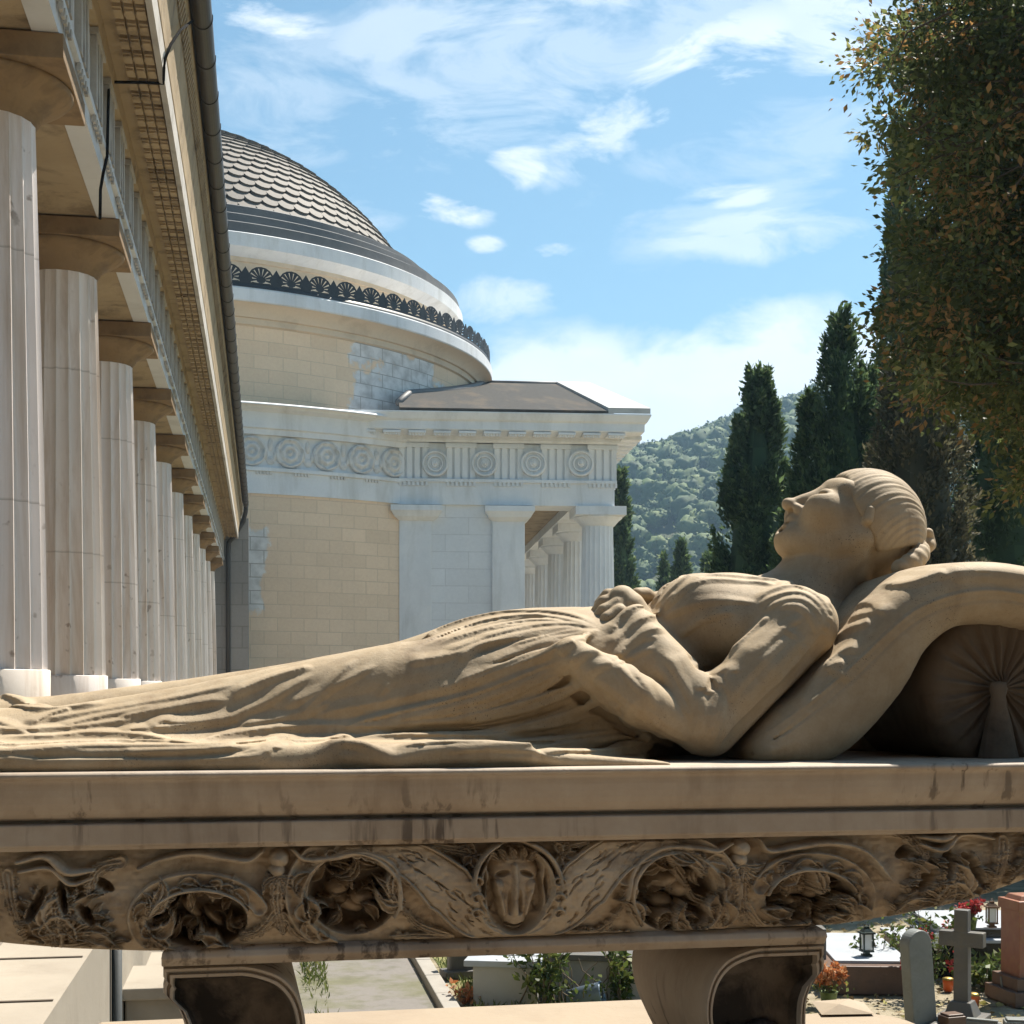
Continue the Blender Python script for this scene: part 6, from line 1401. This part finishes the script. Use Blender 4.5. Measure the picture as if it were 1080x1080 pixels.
# leaning rounded stele
p = gpt(972, 1088); g = empty('gravestone', p, math.radians(28)); tag(g, 'leaning grey gravestone with a rounded top', 'gravestone'); g.rotation_euler = (math.radians(2), math.radians(-7), math.radians(28))
W_, H_ = .27, .92; ol = [(-W_ / 2, 0)] + [(-W_ / 2 * math.cos(math.pi * q / 16), H_ - W_ / 2 + W_ / 2 * math.sin(math.pi * q / 16)) for q in range(17)] + [(W_ / 2, 0)]
m = MB(); n = len(ol); vs = [(x, -.06, z) for x, z in ol] + [(x, .06, z) for x, z in ol]; m.add(vs, [tuple(range(n)), tuple(range(2 * n - 1, n - 1, -1))] + [(i, (i + 1) % n, n + (i + 1) % n, n + i) for i in range(n)]); m.build('stele', M_gran, g, bevel=.012)
m = MB(); m.box((0, 0, .04), (.40, .26, .10)); m.build('base', M_grand, g, bevel=.01)
# granite cross
p = gpt(1015, 1076); g = empty('stone_cross', p, math.radians(-32)); tag(g, 'weathered granite cross on a stepped foot', 'cross')
m = MB(); m.box((0, 0, .58), (.135, .12, .86), taper=.92); m.box((0, 0, .745), (.40, .118, .135)); m.build('cross_shaft', M_grand, g, bevel=.008)
m = MB(); m.box((0, 0, .10), (.30, .28, .16), taper=.62); m.box((0, 0, .02), (.42, .40, .06)); m.build('foot', M_grand, g, bevel=.008)
# black tomb and its things
p = gpt(1012, 1034); g = box_thing('black_tomb', 'black polished tomb with its lit top coloured pale behind the granite cross', 'grave', p, None, 0, None)
m = MB(); m.box((.42, .7, .19), (1.15, 1.3, .38)); m.build('body', M_black, g, bevel=.008); m = MB(); m.box((.42, .7, .40), (1.25, 1.4, .035)); m.build('rim', M_slab_w, g, bevel=.005); m = MB(); m.box((.42, .75, .46), (1.1, 1.2, .09)); m.build('upper_step', M_black, g, bevel=.006); m = MB(); m.box((.42, .75, .515), (1.12, 1.22, .02)); m.build('lit_top', M_slab_w, g, bevel=.004)  # pale rim and top put sunlight into the colour of the black stone
p = gpt(985, 1030); g = box_thing('grave_table', 'low black grave slab carrying a jar behind the flowering bush', 'grave', p, None, 0, None)
m = MB(); m.box((0, .5, .16), (.55, 1.0, .32)); m.build('body', M_black, g, bevel=.006); m = MB(); m.box((0, .5, .335), (.62, 1.08, .03)); m.build('slab', M_slab_w, g, bevel=.004)
y_ = -(GZ + .35) * F / (1002 - HY); q = empty('glass_jar', P3(990, 1002, y_)); tag(q, 'small empty glass jar on the low black grave slab', 'jar'); m = MB(); m.lathe([(.001, 0), (.045, 0), (.05, .02), (.05, .13), (.042, .15), (.042, .17)], n=20); m.build('jar', M_glass, q)
yb = -(GZ + .53) * F / (978 - HY); lantern(P3(1046, 978, yb), .42, 'small brown lantern on top of the black tomb', plain('brown_bronze', (.12, .07, .04), .45, .4, 30, .4), 0)
def bouquet(p, w, h, seed, label, mat, green=.4, name='flowers'):
    rs = np.random.RandomState(seed); r = empty(name, p); tag(r, label, 'flowers'); m = MB(); m.lathe([(.001, 0), (w * .22, 0), (w * .28, h * .35), (w * .30, h * .36), (w * .26, h * .36), (w * .22, h * .05)], n=20); m.build('pot', plain(name + '_pot', (.14, .20, .07), .6), r)
    C = []; D = []; m = MB()
    for k in range(16):
        e = np.array((rs.uniform(-.5, .5) * w, rs.uniform(-.4, .4) * w, h * rs.uniform(.62, 1.0))); m.tube([(0, 0, h * .3), tuple(e * .6 + np.array((0, 0, h * .15))), tuple(e)], .004, 5, cap=False)
        for j in range(26): d = rs.randn(3) + np.array((0, 0, .5)); C.append(e + d * .012); D.append(d)
    m.build('stems', M_shr if False else M_twig, r); leaves('blossoms', np.array(C), np.array(D), w * .17, mat, r, None, .8)
    n = 60; e = rs.randn(n, 3) * np.array((w * .3, w * .25, h * .12)) + np.array((0, 0, h * .48)); leaves('foliage', e, rs.randn(n, 3), w * .22, M_shr, r, None, .45); return r
bouquet(gpt(874, 1060), .30, .36, 3, 'orange and cream flowers in a green pot by the scroll foot', M_orange)
M_redl = leafmat('red_flower', [(0, (.40, .02, .03)), (1, (.62, .07, .09))], .5, .3)
yb = -(GZ + .53) * F / (980 - HY); bouquet(P3(1024, 980, yb), .22, .28, 4, 'red flowers in a pot on top of the black tomb', M_redl)
m = MB(); rs = np.random.RandomState(8); base = np.array(gpt(975, 1050))
C = []; D = []
for k in range(9):
    e = base + np.array((rs.uniform(-.35, .35), rs.uniform(-.3, .1), rs.uniform(.25, .75)))
    for j in range(20): d = rs.randn(3); C.append(e + d * .015); D.append(d)
bush = [o for o in bpy.data.objects if o.get('label', '').startswith('tall flowering bush')][0]
leaves('blossoms', np.array(C) - base, np.array(D), .05, M_redl, bush, None, .8)
# red granite pillar tomb at the right edge
p = gpt(1082, 1058); g = box_thing('granite_pillar', 'tall red granite pillar at the right photo edge', 'gravestone', p, None, 12, None)
m = MB(); m.box((.06, .1, .58), (.34, .34, .66)); m.build('pillar', M_redg, g, bevel=.008); m = MB(); m.box((.06, .1, .94), (.38, .38, .10)); m.box((.06, .1, 1.01), (.30, .30, .05), taper=.8); m.build('cap', M_redg, g, bevel=.008); m = MB(); m.box((.06, .1, .20), (.46, .46, .12)); m.box((.06, .1, .07), (.56, .56, .14)); m.build('stepped_base', M_brown, g, bevel=.008)
p = gpt(1068, 1056); g = empty('stone_tablet', p, math.radians(14)); tag(g, 'grey stone tablet leaning against the red granite pillar', 'tablet'); g.rotation_euler = (math.radians(-14), 0, math.radians(14)); m = MB(); m.box((0, 0, .12), (.20, .03, .24)); m.build('tablet', M_gran, g, bevel=.008)
def block(px, py, d, rz, mat, label, name='stone_block'):
    o = MB(); o.box((0, 0, d[2] / 2), d, 0, taper=.94); o.box((0, 0, d[2] + .01), (d[0] * .8, d[1] * .8, .02)); ob = o.build(name, mat, None, bevel=.008); ob.location = gpt(px, py); ob.rotation_euler = (0, 0, math.radians(rz)); tag(ob, label, 'block'); return ob
block(1004, 1090, (.20, .16, .16), 20, M_brown, 'small brown stone block at the foot of the granite cross'); block(1072, 1092, (.22, .16, .13), -10, M_gran, 'small grey stone block at the lower right corner'); block(1036, 1084, (.34, .07, .06), -25, M_gran, 'flat grey kerb stone lying right of the granite cross'); block(985, 1086, (.22, .10, .07), 15, M_grand, 'dark flat stone beside the leaning gravestone')
for (px, py, lb) in ((1027, 1062, 'orange votive candle cup right of the granite cross'), (1000, 1045, 'orange votive candle cup in the shade of the flowering bush')):
    q = empty('votive_cup', gpt(px, py)); tag(q, lb, 'candle', 'votive cups'); m = MB(); m.lathe([(.001, 0), (.045, 0), (.055, .10), (.05, .115), (.001, .115)], n=18); m.build('cup', plain('orange_plastic', (.62, .12, .02), .3), q); m = MB(); m.lathe([(.057, .112), (.059, .125), (.03, .135), (.001, .137)], n=18); m.build('lid', plain('gilt_lid', (.4, .28, .08), .4, .2, 9, .7), q)
# loose wedge of pink stone lying on the platform
wl = np.array(PG(888, 1064, -.64)); q = MB(); q.add([(-.055, -.06, 0), (.055, -.05, 0), (.06, .06, 0), (-.05, .07, 0), (-.012, -.03, .016), (.022, .035, .013)], [(0, 1, 2, 3), (0, 1, 4), (1, 2, 5, 4), (2, 3, 5), (3, 0, 4, 5)]); o = q.build('stone_wedge', M_pink, None, bevel=.004); o.location = wl; tag(o, 'small pointed pink stone lying on the platform edge', 'stone')
# ================================================================== sky and sun
SUN_EL, SUN_AZ = math.radians(58), math.radians(50)          # azimuth from +x (right) towards +y (away)
sd = Vector((math.cos(SUN_EL) * math.cos(SUN_AZ), math.cos(SUN_EL) * math.sin(SUN_AZ), math.sin(SUN_EL)))
sl = bpy.data.lights.new('sun', 'SUN'); so = bpy.data.objects.new('sun', sl); COL.objects.link(so)
sl.energy = 5.0; sl.angle = math.radians(.53); sl.color = (1, .93, .82); so.rotation_euler = sd.to_track_quat('Z', 'Y').to_euler(); so.location = sd * 60
world = bpy.data.worlds.new('World'); scene.world = world; world.use_nodes = True
wt = world.node_tree; wn = wt.nodes; bg = wn['Background']
sky = wn.new('ShaderNodeTexSky'); sky.sky_type = 'NISHITA'; sky.sun_disc = False; sky.sun_elevation = SUN_EL
sky.sun_rotation = math.radians(90) - SUN_AZ; sky.altitude = 100; sky.air_density = 1.0; sky.dust_density = .6; sky.ozone_density = 2.2
wt.links.new(sky.outputs[0], bg.inputs[0]); bg.inputs[1].default_value = .06
vs_ = scene.view_settings; scene.display_settings.display_device = 'sRGB'; vs_.view_transform = 'Standard'; vs_.look = 'None'; vs_.gamma = 1; vs_.use_curve_mapping = False; vs_.exposure = 1.2
scene.render.engine = 'CYCLES'; scene.cycles.use_denoising = True
scene.cycles.max_bounces = 8; scene.cycles.diffuse_bounces = 5; scene.cycles.transparent_max_bounces = 12
scene.cycles.use_adaptive_sampling = True; scene.cycles.adaptive_threshold = .015; scene.cycles.sample_clamp_indirect = 8

# unseen wall, ceiling and floor added to keep the rear sky off near stones
M_skyblock = plain('sky_block_stone', (.20, .16, .125), .9, .2, 2)
gw = MB(); gw.box((0, -5.2, 1.0), (16, .5, 6.4)); o = gw.build('sky_block_wall', M_skyblock); tag(o, kind='structure')
gw = MB(); gw.box((0, -3.2, 3.15), (16, 4.6, .4)); o = gw.build('sky_block_ceiling', M_skyblock); tag(o, kind='structure')
gw = MB(); gw.box((0, -2.9, -1.75), (16, 5.1, .2)); o = gw.build('sky_block_floor', M_skyblock); tag(o, kind='structure')
# clouds: soft masses in the sky itself, by direction of view
tcw = wn.new('ShaderNodeTexCoord')
def M(op, a, b=0.0, c=0.0, clamp=False):
    k = wn.new('ShaderNodeMath'); k.operation = op; k.use_clamp = clamp
    for i, v in enumerate((a, b, c)):
        if isinstance(v, bpy.types.NodeSocket): wt.links.new(v, k.inputs[i])
        else: k.inputs[i].default_value = v
    return k.outputs[0]
sx = wn.new('ShaderNodeSeparateXYZ'); wt.links.new(tcw.outputs['Generated'], sx.inputs[0])
az = M('ARCTAN2', sx.outputs[0], sx.outputs[1]); el = M('ARCSINE', sx.outputs[2])
def wnoise(scale, detail, rough, sc, dist=0.0, off=0.0):
    mp = wn.new('ShaderNodeMapping'); mp.inputs['Scale'].default_value = sc; mp.inputs['Location'].default_value = (off, off * .7, off * .3); mp.inputs['Rotation'].default_value = (0, math.radians(18), 0); wt.links.new(tcw.outputs['Generated'], mp.inputs[0])
    k = wn.new('ShaderNodeTexNoise'); k.inputs['Scale'].default_value = scale; k.inputs['Detail'].default_value = detail; k.inputs['Roughness'].default_value = rough; k.inputs['Distortion'].default_value = dist; wt.links.new(mp.outputs[0], k.inputs['Vector']); return k.outputs['Fac']
nb_ = wnoise(9, 9, .58, (1, 1, 1.7), .25); nw = wnoise(13, 12, .62, (.8, .8, 2.2), .55, 3.1)
# (azimuth deg, elevation deg, half width, half height, tilt deg, strength, wispy)
CLD = [(2.5, 10.2, 7, 4.4, 8, 1.1, 0), (9.5, 10.8, 8, 4.9, 3, 1.15, 0), (17, 10.5, 9, 4.6, 0, 1.0, 0), (-12, 9.5, 9, 3, 0, .9, 0), (32, 11, 12, 4, 0, 1, 0), (-32, 12, 12, 4, 0, 1, 0),
       (7.2, 22.6, 5.6, 1.9, -22, .9, 1), (4.0, 21.0, 4.6, 1.4, -30, .7, 1), (-10.2, 24.4, 4.0, .9, 6, .85, 1), (-9.4, 26.3, 4.2, 1.1, 8, .75, 1), (1.5, 25.9, 9, 2.3, -4, .6, 1), (-3.8, 24.2, 4.8, 1.5, -14, .5, 1), (12.6, 24.4, 3.8, 3.2, -50, .7, 1),
       (-2.6, 18.2, 2.2, .75, 10, .95, 1), (.1, 19.6, 2.0, 1.1, -8, .9, 1), (1.8, 16.6, 1.3, .5, 0, .85, 1), (8.4, 18.6, 2.4, .8, 4, .75, 1), (-1.0, 16.9, 1.0, .4, 0, .8, 1), (10.0, 17.0, 6, 1.3, 0, .6, 1), (-.5, 15.0, 3.0, 1.2, -6, .6, 1), (-5, 21.3, 1.8, 1.2, 40, .7, 1), (-6.5, 18, 3, 1.0, 8, .4, 1), (1, 23.4, 14, 4.2, -12, .42, 1), (9, 19.5, 8, 3.5, -20, .3, 1), (-8, 22, 6, 3.4, 10, .32, 1)]
tot = None
for (a, e, wx, hy, ti, stn, wsp) in CLD:
    ct, s_ = math.cos(math.radians(-ti)), math.sin(math.radians(-ti)); dx = M('SUBTRACT', az, math.radians(a)); dy = M('SUBTRACT', el, math.radians(e))
    p = M('DIVIDE', M('ADD', M('MULTIPLY', dx, ct), M('MULTIPLY', dy, s_)), math.radians(wx)); q = M('DIVIDE', M('SUBTRACT', M('MULTIPLY', dy, ct), M('MULTIPLY', dx, s_)), math.radians(hy))
    f_ = M('SUBTRACT', 1.0, M('ADD', M('MULTIPLY', p, p), M('MULTIPLY', q, q)), clamp=True); f_ = M('POWER', f_, .8)
    g_ = M('MULTIPLY', M('ADD', M('MULTIPLY', M('SUBTRACT', nw if wsp else nb_, .5), 5.0 if wsp else 3.2), M('MULTIPLY', f_, 1.0 if wsp else 1.15)), 1.0)
    g_ = M('MULTIPLY', M('SUBTRACT', g_, .50 if wsp else .30), 1.35 if wsp else 2.0, clamp=True); g_ = M('MULTIPLY', M('MULTIPLY', g_, M('MULTIPLY', f_, 1.35, clamp=True)), stn)
    tot = g_ if tot is None else M('MAXIMUM', tot, g_)
tot = M('MINIMUM', tot, .97)
tint = wn.new('ShaderNodeMix'); tint.data_type = 'RGBA'; tint.blend_type = 'MULTIPLY'; tint.inputs[0].default_value = 1; wt.links.new(sky.outputs[0], tint.inputs[6]); tint.inputs[7].default_value = (.66, .92, .90, 1)
shade = wnoise(16, 6, .55, (1, 1, 1.8), .3, 7.7)
cc = wn.new('ShaderNodeMix'); cc.data_type = 'RGBA'; wt.links.new(shade, cc.inputs[0]); cc.inputs[6].default_value = (6.4, 6.9, 7.6, 1); cc.inputs[7].default_value = (8.8, 9.0, 9.2, 1)
mxw = wn.new('ShaderNodeMix'); mxw.data_type = 'RGBA'; wt.links.new(tot, mxw.inputs[0]); wt.links.new(tint.outputs[2], mxw.inputs[6]); wt.links.new(cc.outputs[2], mxw.inputs[7]); wt.links.new(mxw.outputs[2], bg.inputs[0])
world.cycles.sampling_method = 'MANUAL'; world.cycles.sample_map_resolution = 1024
